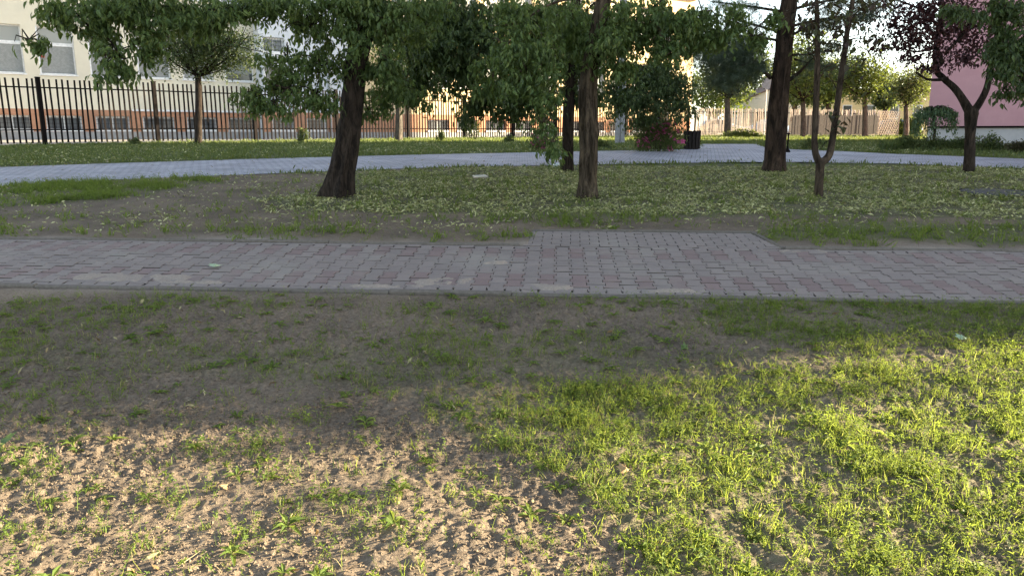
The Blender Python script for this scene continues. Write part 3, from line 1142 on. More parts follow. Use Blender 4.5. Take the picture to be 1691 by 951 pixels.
def facade(s0, s1, n, wins, upper, rows, zt, z1, zs, wall_mat, base_mat, D=.35):
    """rows of openings: wins for the ground and basement rows, upper for the floors above"""
    wall = MB(); base = MB(); foot = MB()
    bx = lambda mb, a, b, za, zb: mb.box(a, b, n - D, n, za, zb, fx)
    bz0, bz1 = zt
    bx(foot, s0, s1, GB - .4, bz0 - .02)

    def row(mb, za, zb, ws):
        e = s0
        for a, b in sorted(ws):
            if a > e: bx(mb, e, a, za, zb)
            e = b
        if e < s1: bx(mb, e, s1, za, zb)
    bx(base, s0, s1, bz0 - .02, bz0)
    row(base, bz0, bz1, wins)
    bx(base, s0, s1, bz1, z1)
    w0, w1 = zs
    bx(wall, s0, s1, z1, w0)
    row(wall, w0, w1, upper)
    e = w1
    for za, zb in rows:
        bx(wall, s0, s1, e, za); row(wall, za, zb, upper); e = zb
    bx(wall, s0, s1, e, e + 1.0)
    part(wall, 'wall', wall_mat, school)
    part(base, 'plinth', base_mat, school)
    part(foot, 'footing', M['grey_plinth'], school)


def window(a, b, n, za, zb, kind):
    fr = MB(); r = .16
    f = .07 if kind == 'tall' else .10
    d0, d1 = n - r - .06, n - r
    fr.box(a, a + f, d0, d1, za, zb, fx); fr.box(b - f, b, d0, d1, za, zb, fx)
    fr.box(a + f, b - f, d0, d1, za, za + f, fx); fr.box(a + f, b - f, d0, d1, zb - f, zb, fx)
    if kind == 'tall':
        zt_ = za + (zb - za) * .60
        fr.box(a + f, b - f, d0, d1 + .01, zt_, zt_ + .16, fx)
        fr.box(a, a + f * .9, n - r, n - .002, za, zb, fx)
        w_ = part(fr, 'window', M['white_frame'], school)
        gl = MB(); gl.box(a + f, b - f, n - r - .04, n - r - .03, za + f, zt_, fx)
        gl.build('pane', M['glass'], w_)
        up = MB(); up.box(a + f, b - f, n - r - .04, n - r - .03, zt_ + .16, zb - f, fx)
        up.build('pane', M['glass_blind'], w_)
        bl = MB()
        low = za + f + (random.choice([0, 0, .0, .35]) if a > -1.7 else .42)
        k = 0; z = zt_
        while z > low + .05:
            bl.box(a + f, b - f, n - r - .028, n - r - .014 - .004 * (k % 2), z - .052, z, fx); z -= .055; k += 1
        bl.build('blind', M['grey_blind'], w_)
        si = MB(); si.box(a - .06, b + .06, n - r, n + .07, za - .07, za - .01, fx)
        si.build('sill', M['white_frame'], w_)
    else:
        m_ = (a + b) / 2
        fr.box(m_ - .025, m_ + .025, d0, d1, za + f, zb - f, fx)
        w_ = part(fr, 'basement_window', M['white_frame'], school)
        gl = MB(); gl.box(a + f, b - f, n - r - .04, n - r - .03, za + f, zb - f, fx)
        gl.build('pane', M['glass_low'], w_)
        gr = MB()
        q = a + .12
        while q < b - .05:
            gr.bar(fx(q, n - .06, za + .02), fx(q, n - .06, zb - .02), .014); q += .15
        for zz in (za + .2, (za + zb) / 2, zb - .2):
            gr.bar(fx(a, n - .06, zz), fx(b, n - .06, zz), .014)
        gr.build('grille', M['metal_black'], w_)
        si = MB(); si.box(a - .03, b + .03, n - r, n + .04, za - .01, za + .11, fx)
        si.build('sill', M['white_frame'], w_)


Z1 = zat(180, 38.0); ZB = (zat(217, 38.0), zat(190.5, 38.0)); ZW = (zat(121.5, 38.0), zat(38.5, 37.5))
FLOOR = 4.1
WPIT, WWID = 2.18, 1.57
S1 = s_at(429, 0)
wins1 = [(k * WPIT - WWID, k * WPIT) for k in range(-6, 6)]
rows_up = [(ZW[0] + FLOOR, ZW[1] + FLOOR)]
facade(-15, S1, 0, wins1, wins1, rows_up, ZB, Z1, ZW, M['cream'], M['terracotta'])
for a, b in wins1:
    window(a, b, 0, ZB[0], ZB[1], 'low')
    for za, zb in [ZW] + rows_up: window(a, b, 0, za, zb, 'tall')
# bay standing forward, the blue of shade in its colour, then the sunlit ochre wing
NO = 1.0
S2a, S2b, S3 = S1 + .001, s_at(600, NO), s_at(1139, NO)
wb = [(s_at(451, NO), s_at(488, NO)), (s_at(508, NO), s_at(541, NO))]
wu = [(s_at(443, NO), s_at(478, NO))]
ZG = (zat(97, 46.5), zat(72, 46.5))
facade(S2a, S2b, NO, wb, wu, [], ZB, Z1, ZG, M['shaded_white'], M['terracotta'])
ext = MB(); ext.box(S2a, S2b, NO - .35, NO, ZG[1] + 1.0, ZW[1] + FLOOR + 1.0, fx)
ext.box(S2a, S2a + .3, -.3, NO - .35, GB - .3, ZW[1] + FLOOR + 1.0, fx)
part(ext, 'wall', M['shaded_white'], school)
for a, b in wb: window(a, b, NO, ZB[0], ZB[1], 'low')
a, b = wu[0]
window(a, b, NO, ZG[0], ZG[1], 'low')
k0 = math.ceil((S2b - S2a) / WPIT)
w3 = []
s_ = s_at(762, NO) - 2 * WPIT - .3
while s_ + WWID < S3 - .4:
    if s_ > S2b + .3: w3.append((s_, s_ + WWID))
    s_ += WPIT
facade(S2b + .001, S3, NO, w3[1:], w3, rows_up, ZB, Z1, ZW, M['ochre'], M['terracotta'])
for a, b in w3[1:]: window(a, b, NO, ZB[0], ZB[1], 'low')
for a, b in w3:
    for za, zb in [ZW] + rows_up: window(a, b, NO, za, zb, 'tall')
ends = MB(); ends.box(S3 - .3, S3, NO - 11, NO - .36, GB - .3, ZW[1] + FLOOR + 1, fx)
ends.box(-15, S3 - .31, NO - 11, NO - 10.7, GB - .3, ZW[1] + FLOOR + 1, fx); ends.box(-15, -14.7, NO - 10.69, -.36, GB - .3, ZW[1] + FLOOR + 1, fx)
part(ends, 'wall', M['ochre'], school)
rf = MB(); rf.box(-15.3, S3 + .3, NO - 11.3, NO + .4, ZW[1] + FLOOR + 1.002, ZW[1] + FLOOR + 1.3, fx)
part(rf, 'roof', M['roof'], school)
# ledge over the plinth, drainpipes, arch
ld = MB(); ld.box(s_at(222, .03), S1 - .01, .002, .06, Z1 - .04, Z1 + .06, fx); part(ld, 'ledge', M['white_frame'], school)
for px in (547, 1100):
    s_ = s_at(px, NO); dp = MB(); dp.cyl(fx(s_, NO + .08, GB), fx(s_, NO + .08, ZW[1] + FLOOR), .06, n=10)
    part(dp, 'drainpipe', M['steel'], school)
sa, sb = s_at(442, NO), s_at(474, NO); sm = (sa + sb) / 2; rr_ = (sb - sa) / 2
ar = MB()
zt_ = zat(105, 46.5) - rr_ * .75
prev = None
for i in range(13):
    t_ = math.pi * i / 12
    p_ = (sm - math.cos(t_) * rr_, zt_ + math.sin(t_) * rr_ * .75)
    if prev: ar.bar(fx(prev[0], NO + .05, prev[1]), fx(p_[0], NO + .05, p_[1]), .12, .1)
    prev = p_
ar.bar(fx(sa, NO + .05, zt_ - 1.3), fx(sa, NO + .05, zt_), .12, .1); ar.bar(fx(sb, NO + .05, zt_ - 1.3), fx(sb, NO + .05, zt_), .12, .1)
part(ar, 'arch', M['white_frame'], school)
dr = MB(); dr.box(sa + .06, sb - .06, NO + .002, NO + .03, zt_ - 1.3, zt_ + .1, fx); part(dr, 'niche', M['yard'], school)

ac = thing('air_conditioner', 'white air conditioner box on the pale wall under the barred window', 'air conditioner', fx(s_at(462, NO), NO + .3, zat(120, 46.5)))
s_ = s_at(456, NO); s2_ = s_at(472, NO); z0_, z1_ = zat(119, 46.5), zat(98, 46.5)
mb = MB(); mb.box(s_, s2_, NO + .12, NO + .45, z0_, z1_, fx)
o = mb.build('casing', M['white_frame'], ac); o.matrix_parent_inverse = ac.matrix_basis.inverted()
mb = MB()
for i in range(6):
    zz = z0_ + (z1_ - z0_) * (.1 + .15 * i)
    mb.box(s_ + .06, s_ + .36, NO + .452, NO + .458, zz, zz + .05, fx)
o = mb.build('vent', M['metal_black'], ac); o.matrix_parent_inverse = ac.matrix_basis.inverted()
mb = MB(); mb.bar(fx(s_ + .1, NO, z0_ - .03), fx(s_ + .1, NO + .45, z0_ - .03), .05); mb.bar(fx(s2_ - .1, NO, z0_ - .03), fx(s2_ - .1, NO + .45, z0_ - .03), .05)
o = mb.build('bracket', M['steel'], ac); o.matrix_parent_inverse = ac.matrix_basis.inverted()

doll = MB(); zz = zat(93, 38.8); s_ = WPIT - WWID + .2
doll.lathe([(.014, -.11), (.07, -.08), (.06, .01), (.04, .04), (.055, .08), (.03, .12), (.01, .13)], 10, fx(s_, -.12, zz))
tag(doll.build('toy', M['red_cloth'], None, True), 'small red toy on the window ledge of the second window', 'toy')

# paved yard between fence and building
yd = MB()
q = [fx(-16, .3, 0), fx(S3 + 4, .3 + NO, 0), fx(S3 + 2, 9, 0), fx(-16, 14, 0)]
F0 = np.array([PX(80, 27.0), 27.0]); F1 = np.array([PX(1136, 61.0), 61.0])
FE = (F1 - F0) / np.linalg.norm(F1 - F0)
drape('yard', [tuple(F0 - FE * 12 + np.array([-.9, .85])), tuple(F1 + FE * 3 + np.array([-.9, .85])), (q[1][0], q[1][1] + 3), (q[0][0] - 6, q[0][1])], M['yard'], .015, 2.0)

# ------------------------------------------------------------------ metal fence
fence = thing('metal_fence', 'dark metal picket fence with square posts in front of the school', 'fence', (F0[0], F0[1], float(g(27.0))))
fi = fence.matrix_basis.inverted()
FH = 106 / F * 27.0
mp_ = MB(); mp_.box(-.026, .026, -.02, .02, .09, FH * .985)
me_pick = mp_.mesh('picket', M['metal_black'])
mpo = MB(); mpo.box(-.065, .065, -.065, .065, -.3, FH * 1.0); mpo.box(-.075, .075, -.075, .075, FH * 1.0, FH * 1.0 + .03)
me_post = mpo.mesh('fence_post', M['metal_black'])
FANG = math.atan2(FE[1], FE[0])


def fpt(t):
    p = F0 + FE * t
    return Vector((p[0], p[1], float(g(p[1]))))


def t_at(px):
    lo, hi = -15.0, 60.0
    for _ in range(50):
        m_ = (lo + hi) / 2
        p = F0 + FE * m_
        if PX(px, p[1]) > p[0]: lo = m_
        else: hi = m_
    return (lo + hi) / 2


POSTS = [t_at(q) for q in (-110, 75, 262, 423, 558, 675)]
while POSTS[-1] < np.linalg.norm(F1 - F0) - 2: POSTS.append(POSTS[-1] + 4.0)
PANEL = 3.42
tlen = np.linalg.norm(F1 - F0)
POSTS[-1] = tlen
for t0, t1 in zip(POSTS[:-1], POSTS[1:]):
    a, b = fpt(t0), fpt(t1)
    o = link('fence_post', me_post, fence, a, (0, 0, FANG)); o.matrix_parent_inverse = fi
    n = round((t1 - t0) / .19)
    for i in range(1, n):
        p = a.lerp(b, i / n)
        p = p + Vector((N[0] * .0, 0, random.gauss(0, .008)))
        o = link('picket', me_pick, fence, p, (random.gauss(0, .008), random.gauss(0, .012), FANG)); o.matrix_parent_inverse = fi
    for h in (FH * .86, FH * .235):
        off = Vector((-FE[1], FE[0], 0)) * .042
        mb = MB(); mb.bar(a + Vector((0, 0, h)) + off + Vector((FE[0], FE[1], 0)) * .07, b + Vector((0, 0, h)) + off - Vector((FE[0], FE[1], 0)) * .07, .04, .045)
        o = mb.build('rail', M['metal_black'], fence); o.matrix_parent_inverse = fi
o = link('fence_post', me_post, fence, fpt(tlen), (0, 0, FANG)); o.matrix_parent_inverse = fi

# weathered picket fence on the right, across the street side
G0 = F1 + np.array([.5, -.3]); G1 = np.array([PX(1450, 67.0), 67.0])
GA = math.atan2(*(G1 - G0)[::-1])
wf = thing('picket_fence', 'weathered wooden picket fence along the sunlit grass on the right', 'fence', (G0[0], G0[1], float(g(G0[1]))))
wi = wf.matrix_basis.inverted()
GL = np.linalg.norm(G1 - G0)
mp_ = MB(); mp_.box(-.04, .04, -.012, .012, .08, 2.12); mp_.add([(-.04, -.012, 2.121), (.04, -.012, 2.121), (.04, .012, 2.121), (-.04, .012, 2.121), (0, 0, 2.2)], [(0, 1, 4), (1, 2, 4), (2, 3, 4), (3, 0, 4)])
me_wp = mp_.mesh('picket', M['wood_pale'])
mpo = MB(); mpo.box(-.05, .05, .06, .16, -.3, 2.0); me_wpost = mpo.mesh('fence_post', M['bark_pale'])
i = 0
t0 = 0
while t0 < GL:
    p = G0 + (G1 - G0) * t0 / GL
    o = link('picket', me_wp, wf, (p[0], p[1], float(g(p[1])) + random.gauss(0, .02)), (random.gauss(0, .02), random.gauss(0, .022), GA)); o.matrix_parent_inverse = wi
    if i % 20 == 0:
        o = link('fence_post', me_wpost, wf, (p[0], p[1], float(g(p[1]))), (0, 0, GA)); o.matrix_parent_inverse = wi
    t0 += .142; i += 1
for h in (.35, 1.86):
    mb = MB(); off = np.array([-math.sin(GA), math.cos(GA)]) * .035
    mb.bar((G0[0] + off[0], G0[1] + off[1], float(g(G0[1])) + h), (G1[0] + off[0], G1[1] + off[1], float(g(G1[1])) + h), .07, .045)
    o = mb.build('rail', M['wood_slat'], wf); o.matrix_parent_inverse = wi
# solid board screen standing behind the right part of the pickets
bs0 = G0 + (G1 - G0) * .50 + np.array([0, -.16]); bs1 = G1 + np.array([-.1, -.16])
bsc = thing('board_screen', 'grey weathered board screen fixed across the right part of the picket fence', 'screen', (bs0[0], bs0[1], float(g(bs0[1]))))
bi = bsc.matrix_basis.inverted()
nbd = 34
mbd = MB(); Lb = np.linalg.norm(bs1 - bs0) / nbd; mbd.box(-Lb * .48, Lb * .48, -.012, .012, .1, 1.72)
me_bd = mbd.mesh('board', surf('weathered_board', (.075, .068, .064), (.14, .125, .115), 9, .9, .3, .01, .03))
for i in range(nbd):
    p = bs0 + (bs1 - bs0) * (i + .5) / nbd
    o = link('board', me_bd, bsc, (p[0], p[1] + random.gauss(0, .01), float(g(p[1])) + random.gauss(0, .03)), (0, random.gauss(0, .006), GA)); o.matrix_parent_inverse = bi
# leaning lattice gate
lg0 = np.array([PX(1448, 64.0), 64.0]); lg1 = np.array([PX(1482, 65.5), 65.5])
lg = thing('lattice_gate', 'pale diagonal lattice gate at the right end of the picket fence', 'gate', (lg0[0], lg0[1], float(g(55.0))))
li = lg.matrix_basis.inverted()
zb = float(g(64.5))
for s_ in range(-8, 14):
    for sg in (1, -1):
        u0 = s_ / 12.0; du = .45 * sg
        a0, a1 = u0, u0 + du
        z0_, z1_ = .08, 2.05
        # clip to 0..1
        ts = [0.0, 1.0]
        for lim in (0.0, 1.0):
            t_ = (lim - a0) / du
            if (lim == 0) == (du > 0): ts[0] = max(ts[0], t_)
            else: ts[1] = min(ts[1], t_)
        if ts[1] - ts[0] < .05: continue
        pa = [lg0 + (lg1 - lg0) * (a0 + du * t_) for t_ in ts]
        mb = MB(); yo = .02 if sg > 0 else -.01
        mb.bar((pa[0][0], pa[0][1] + yo, zb + z0_ + (z1_ - z0_) * ts[0]), (pa[1][0], pa[1][1] + yo, zb + z0_ + (z1_ - z0_) * ts[1]), .045, .015)
        o = mb.build('slat', M['wood_pale'], lg); o.matrix_parent_inverse = li
for p in (lg0, lg1):
    mb = MB(); mb.bar((p[0], p[1], zb - .2), (p[0], p[1], zb + 2.02), .07)
    o = mb.build('gate_post', M['wood_pale'], lg); o.matrix_parent_inverse = li

# ------------------------------------------------------------------ pink building on the right
PB = np.array([PX(1527, 27.0), 27.0])
PD = np.array([.87, -.49]); PN = np.array([-.49, -.87])
PH = 13.2
gp = float(g(27.0))
pink = thing('pink_building', 'pink rendered apartment block with pale plinth at the right edge', 'building', (PB[0], PB[1], gp))
pinv = pink.matrix_basis.inverted()


def px_(s, n, z):
    p = PB + PD * s + PN * n
    return (p[0], p[1], gp + z)


LEN = 28.1
mb = MB(); mb.box(0, LEN, -10.5, 0, .66, PH, px_)
o = mb.build('wall', M['pink'], pink); o.matrix_parent_inverse = pinv
mb = MB(); mb.box(.05, LEN - .05, -10.45, -.05, -.5, .60, px_)
o = mb.build('plinth', M['pale_plinth'], pink); o.matrix_parent_inverse = pinv
mb = MB(); mb.box(.02, LEN - .02, -10.48, .015, .602, .658, px_)
o = mb.build('drip_edge', M['metal_black'], pink); o.matrix_parent_inverse = pinv
mb = MB(); mb.box(-.3, LEN + .3, -10.8, .3, PH + .002, PH + .25, px_)
o = mb.build('roof', M['roof'], pink); o.matrix_parent_inverse = pinv
for fl_ in range(4):
    for k in range(6):
        s_ = 5.2 + k * 3.2; z = 1.5 + fl_ * 2.9
        mb = MB(); mb.box(s_, s_ + 1.4, .003, .05, z, z + 1.4, px_)
        o = mb.build('window', M['white_frame'], pink); o.matrix_parent_inverse = pinv
        mb = MB(); mb.box(s_ + .08, s_ + 1.32, .052, .06, z + .08, z + 1.32, px_)
        o2 = mb.build('pane', M['glass'], o)

# unseen taller block added behind the pink one to shade the school's left wing
bk = thing('shade_block', 'unseen pale block added behind the pink building to shade the school', 'building', (43.0, 60.0, 0))
binv = bk.matrix_basis.inverted()
SD = np.array([math.sin(SUN_AZ), math.cos(SUN_AZ)]); SP = np.array([-SD[1], SD[0]])


def bk_(s, n, z):
    p = np.array([36.0, 0.0]) + SD * s
    c0 = float(p @ SP)
    p = p + SP * (n - c0)
    return (p[0], p[1], z)


mb = MB(); mb.box(13, 25, 41.0, 48.6, 1.0, 24.0, bk_)
o = mb.build('wall', M['block'], bk); o.matrix_parent_inverse = binv
mb = MB(); mb.box(12.8, 25.2, 40.8, 48.8, 24.01, 24.4, bk_)
o = mb.build('roof', M['roof'], bk); o.matrix_parent_inverse = binv


# ------------------------------------------------------------------ houses beyond the street
def house(name, label, pxa, pxb, y, pyt, pyb, mat, gable, nwin):
    xa, xb = PX(pxa, y), PX(pxb, y)
    zb_ = float(g(y)); ze = zat(pyt, y)
    h = thing(name, label, 'house', ((xa + xb) / 2, y, zb_))
    hi_ = h.matrix_basis.inverted()
    mb = MB(); mb.box(xa, xb, y, y + 8, zb_ - .3, ze)
    if gable:
        xm = (xa + xb) / 2; zr = ze + (xb - xa) * gable
        mb.add([(xa, y, ze), (xb, y, ze), (xm, y, zr), (xa, y + 8, ze), (xb, y + 8, ze), (xm, y + 8, zr)], [(0, 1, 2), (5, 4, 3)])
    o = mb.build('wall', mat, h); o.matrix_parent_inverse = hi_
    mb = MB()
    if gable:
        for sx, x_ in ((-1, xa), (1, xb)):
            xe = x_ + sx * .5; zee = ze - gable * .5 * 2 * .5
            V = [(xm, y - .4, zr + .03), (xe, y - .4, zee), (xe, y + 8.4, zee), (xm, y + 8.4, zr + .03)]
            V += [(v[0], v[1], v[2] + .18) for v in V]
            mb.add(V, [(3, 2, 1, 0), (4, 5, 6, 7), (0, 1, 5, 4), (1, 2, 6, 5), (2, 3, 7, 6), (3, 0, 4, 7)])
    else:
        mb.box(xa - .6, xb + .6, y - .6, y + 8.6, ze + .003, ze + .28)
    o = mb.build('roof', M['roof'], h); o.matrix_parent_inverse = hi_
    for i in range(nwin):
        x0 = xa + (xb - xa) * (i + .3) / nwin; x1 = xa + (xb - xa) * (i + .7) / nwin
        zm = (zb_ + ze) / 2 + .2
        mb = MB(); mb.box(x0, x1, y - .05, y - .003, zm - .7, zm + .7)
        o = mb.build('window', M['white_frame'], h); o.matrix_parent_inverse = hi_
        mb = MB(); mb.box(x0 + .08, x1 - .08, y - .06, y - .052, zm - .62, zm + .62)
        o2 = mb.build('pane', M['glass'], o)


house('bungalow', 'low yellow bungalow with a flat dark roof beyond the board screen', 1376, 1530, 84.0, 152, 215, M['yellow_house'], 0, 4)
house('gabled_house', 'pale grey house with a gabled roof seen past the pine trunk', 1225, 1345, 98.0, 168, 215, M['grey_house'], .22, 2)

drape('street', [(16, 63), (PX(1450, 68), 69), (70, 69), (70, 80), (10, 80)], M['asphalt'], .01, 2)
# thin walkway through the lit grass
drape('path', GP([(1330, 238.2), (1480, 237.4), (1600, 237.2), (1600, 236.2), (1480, 236.3), (1330, 237.2)]), M['yard'], .012, 1)


# ------------------------------------------------------------------ trees
def resample(pts, rad, step):
    pts = [np.array(p, float) for p in pts]
    n = len(pts)
    out = []; ro = []
    for i in range(n - 1):
        p0 = pts[max(i - 1, 0)]; p1 = pts[i]; p2 = pts[i + 1]; p3 = pts[min(i + 2, n - 1)]
        L = np.linalg.norm(p2 - p1); k = max(1, int(math.ceil(L / step)))
        for j in range(k):
            t = j / k
            out.append(.5 * ((2 * p1) + (-p0 + p2) * t + (2 * p0 - 5 * p1 + 4 * p2 - p3) * t * t + (-p0 + 3 * p1 - 3 * p2 + p3) * t ** 3))
            ro.append(rad[i] * (1 - t) + rad[i + 1] * t)
    out.append(pts[-1]); ro.append(rad[-1])
    return np.array(out), np.array(ro)


def tube(pts, rad, seg=8, step=.3, ridge=0.0, seed=0, flare=None):
    C, r = resample(pts, rad, step)
    n = len(C)
    T = np.gradient(C, axis=0); T /= np.linalg.norm(T, axis=1)[:, None] + 1e-9
    ref = np.array([0, 1.0, 0]) if abs(T[0][1]) < .8 else np.array([1.0, 0, 0])
    A = np.cross(T, ref); A /= np.linalg.norm(A, axis=1)[:, None] + 1e-9
    B = np.cross(A, T)
    th = np.linspace(0, 2 * math.pi, seg, endpoint=False)
    rr = np.repeat(r[:, None], seg, 1)
    if ridge:
        ln = np.concatenate([[0], np.cumsum(np.linalg.norm(np.diff(C, axis=0), axis=1))])
        TH, LN = np.meshgrid(th, ln)
        cx, cy = np.cos(TH), np.sin(TH)
        q = vn(cx * 3.2 + 40, cy * 3.2 + LN * 1.1 + 40, seed) - .5
        q2 = np.abs(vn(cx * 7 + 60, cy * 7 + LN * 2.2 + 60, seed + 1) - .5)
        rr = rr * (1 + ridge * (q * .9 + .7 * (q2 - .25)))
        if flare:
            k = np.clip(1 - LN / flare[0], 0, 1) ** 2
            lob = .65 + .7 * (vn(cx * 1.6 + 9, cy * 1.6 + 9, seed + 3))
            rr = rr * (1 + k * flare[1] * lob)
    V = C[:, None, :] + A[:, None, :] * (np.cos(th)[None, :, None] * rr[:, :, None]) + B[:, None, :] * (np.sin(th)[None, :, None] * rr[:, :, None])
    idx = np.arange(n * seg).reshape(n, seg)
    a = idx[:-1]; b = np.roll(idx, -1, 1)[:-1]; c = np.roll(idx, -1, 1)[1:]; d = idx[1:]
    Fs = np.stack([a, b, c, d], -1).reshape(-1, 4)
    cap = np.stack([idx[-1, :-2], idx[-1, 1:-1], idx[-1, 2:], idx[-1, 2:]], -1)
    return V.reshape(-1, 3), Fs


def join(parts):
    Vs = []; Fs = []; b = 0
    for v, f in parts:
        Vs.append(v); Fs.append(f + b); b += len(v)
    return np.concatenate(Vs), np.concatenate(Fs)


def child_np(name, VF, mat, parent, smooth=False, kind=None):
    o = link(name, np_mesh(name, VF[0], VF[1], mat, smooth), parent)
    o.matrix_parent_inverse = parent.matrix_basis.inverted()
    if kind: o['kind'] = kind
    return o


def pxr(wpx, y):
    return wpx / 2 / F * y


def ell(c, r, n, shell=.35):
    """random points in an ellipsoid, denser to the outside"""
    d = RNG.normal(size=(n, 3)); d /= np.linalg.norm(d, axis=1)[:, None]
    t = RNG.random(n) ** shell
    return np.array(c) + d * t[:, None] * np.array(r), d


def clumped(c, r, n, nc=14, cs=.38):
    """points gathered in lumps inside an ellipsoid so that gaps stay between them"""
    cc, _ = ell(c, np.array(r) * .85, nc, .5)
    k = RNG.integers(0, nc, n)
    off = RNG.normal(size=(n, 3)) * np.array(r) * cs * .55
    return cc[k] + off, cc


DENSE = 5.0


def leaves_compound(blobs, per_m2=58, smin=.75, smax=1.25, temps=None, droop=(.9, .5), nc=None):
    PV_ = []; 
    for (c, r) in blobs:
        area = math.pi * (r[0] * r[2] + r[1] * r[2] + r[0] * r[1]) / 3 * 1.35
        n = int(per_m2 * area * DENSE)
        k = nc or max(5, int(9 * area))
        p, _ = clumped(c, r, n, k, .42)
        PV_.append(p)
    pos = np.concatenate(PV_)
    n = len(pos)
    rot = rotm(RNG.uniform(0, 6.283, n), -np.abs(RNG.normal(droop[0] * .6, droop[1], n)), RNG.normal(0, .35, n))
    return scatter(temps or T_COMP, pos, rot, RNG.uniform(smin, smax, n))


def twigs(blobs, base_of, r0=.012, k=4):
    """thin twigs running through each leaf mass"""
    out = []
    for (c, r) in blobs:
        c = np.array(c); r = np.array(r)
        b = np.array(base_of(c))
        for i in range(k):
            e, _ = ell(c, r * .9, 1)
            e = e[0]
            m_ = (b * .35 + e * .65) + RNG.normal(size=3) * .08 + np.array([0, 0, .10])
            out.append(tube([c, c * .5 + e * .5 + RNG.normal(size=3) * .05 + np.array([0, 0, .06]), e], [r0, r0 * .7, r0 * .3], 5, .25))
    return out


def blob(px, py, rx, ry, y, ry_m=None):
    """leaf mass seen at a pixel, at forward distance y, with its real size"""
    c = W(px, py, y)
    s = y / F
    return (tuple(c), (rx * s, ry_m if ry_m else (rx + ry) / 2 * s, ry * s))


def limb(start, end, r0, r1, sag=.15, seed=0):
    a = np.array(start); b = np.array(end)
    L = np.linalg.norm(b - a)
    m1 = a * .66 + b * .34 + np.array([random.gauss(0, .05) * L, random.gauss(0, .05) * L, sag * L])
    m2 = a * .3 + b * .7 + np.array([random.gauss(0, .05) * L, random.gauss(0, .05) * L, sag * L * .9])
    return tube([a, m1, m2, b], [r0, r0 * .75, r0 * .5, r1], 7, .3, .15, seed)


def trunk_px(pts, y0, y1=None):
    """trunk centre line and radii from columns, rows and widths at its distance"""
    P_ = []; R_ = []
    for (px, py, w_) in pts:
        P_.append(np.array(W(px, py, y0))); R_.append(pxr(w_, y0))
    return P_, R_


def big_tree(name, label, cat, base_px, y, tr, blobs, upper, mat_bark, mat_leaf, group=None, flare=(.5, .45), per=58, temps=None, limb_from=None, ridge=.5, seed=1, smin=.58, smax=.98, up_per=10):
    b = W(base_px[0], base_px[1], y)
    gzz = float(g(b.y))
    t = thing(name, label, cat, (b.x, b.y, gzz), 0, group)
    P_, R_ = trunk_px(tr, y)
    P_[0][2] = gzz - .12
    top = P_[-1]
    for (dx, dy, z, rw) in ([(.1, .1, 1.4, .8), (.15, .05, 3.0, .45), (.0, .2, 4.4, .12)]):
        P_.append(top + np.array([dx, dy, z])); R_.append(R_[len(tr) - 1] * rw)
    child_np('trunk', tube(P_, R_, 44, .035, ridge, seed, flare), mat_bark, t, True)
    allb = blobs + upper
    C, r_ = resample(P_, R_, .15)
    k0 = int(len(C) * .42)

    def att(c):
        c = np.array(c)
        z = c[2] - .35 * np.linalg.norm(c[:2] - C[k0][:2])
        k = k0 + int(np.argmin(np.abs(C[k0:, 2] - max(z, C[k0][2]))))
        return C[k]
    # limbs: group leaf masses by direction from the trunk
    done = []
    for (c, r) in sorted(allb, key=lambda q: np.linalg.norm(np.array(q[0]) - att(q[0]))):
        c = np.array(c)
        best = None
        for (d0, d1) in done:
            q = d0 * .15 + d1 * .85
            dd = np.linalg.norm(q - c)
            if best is None or dd < best[0]: best = (dd, q)
        a = att(c)
        if best is not None and best[0] < np.linalg.norm(a - c) * .75:
            st = best[1]; rr0 = .006 if c[2] < best[1][2] - .3 else .013
        else:
            st = a; rr0 = min(.05, .012 + .014 * np.linalg.norm(a - c))
        done.append((st, c))
        child_np('branch', limb(st, c, rr0, .008, .10, seed + len(done)), mat_bark, t, True)
    tw = twigs(allb, att)
    child_np('twigs', join(tw), mat_bark, t, True, kind='stuff')
    V1, F1 = leaves_compound(blobs, per, smin, smax, temps)
    if upper:
        V2, F2 = leaves_compound(upper, up_per * .8, smin * 1.9, smax * 2.0, temps)
        V1, F1 = join([(V1, F1), (V2, F2)])
    child_np('crown', (V1, F1), mat_leaf, t, kind='stuff')
    return t


def up(px, y, hs, spread, n, seed):
    """crown above the picture's top edge"""
    rs = np.random.default_rng(seed)
    out = []
    x0 = (px - CX) / F * y
    for i in range(n):
        a = rs.uniform(0, 6.28); d = rs.uniform(.2, 1) * spread
        z = rs.uniform(hs[0], hs[1])
        d *= 1 - .45 * max(0, (z - hs[0]) / (hs[1] - hs[0]) - .5)
        rr = rs.uniform(.7, 1.1)
        out.append(((x0 + math.cos(a) * d, y + math.sin(a) * d, float(g(y)) + z), (rr, rr, rr * .7)))
    return out


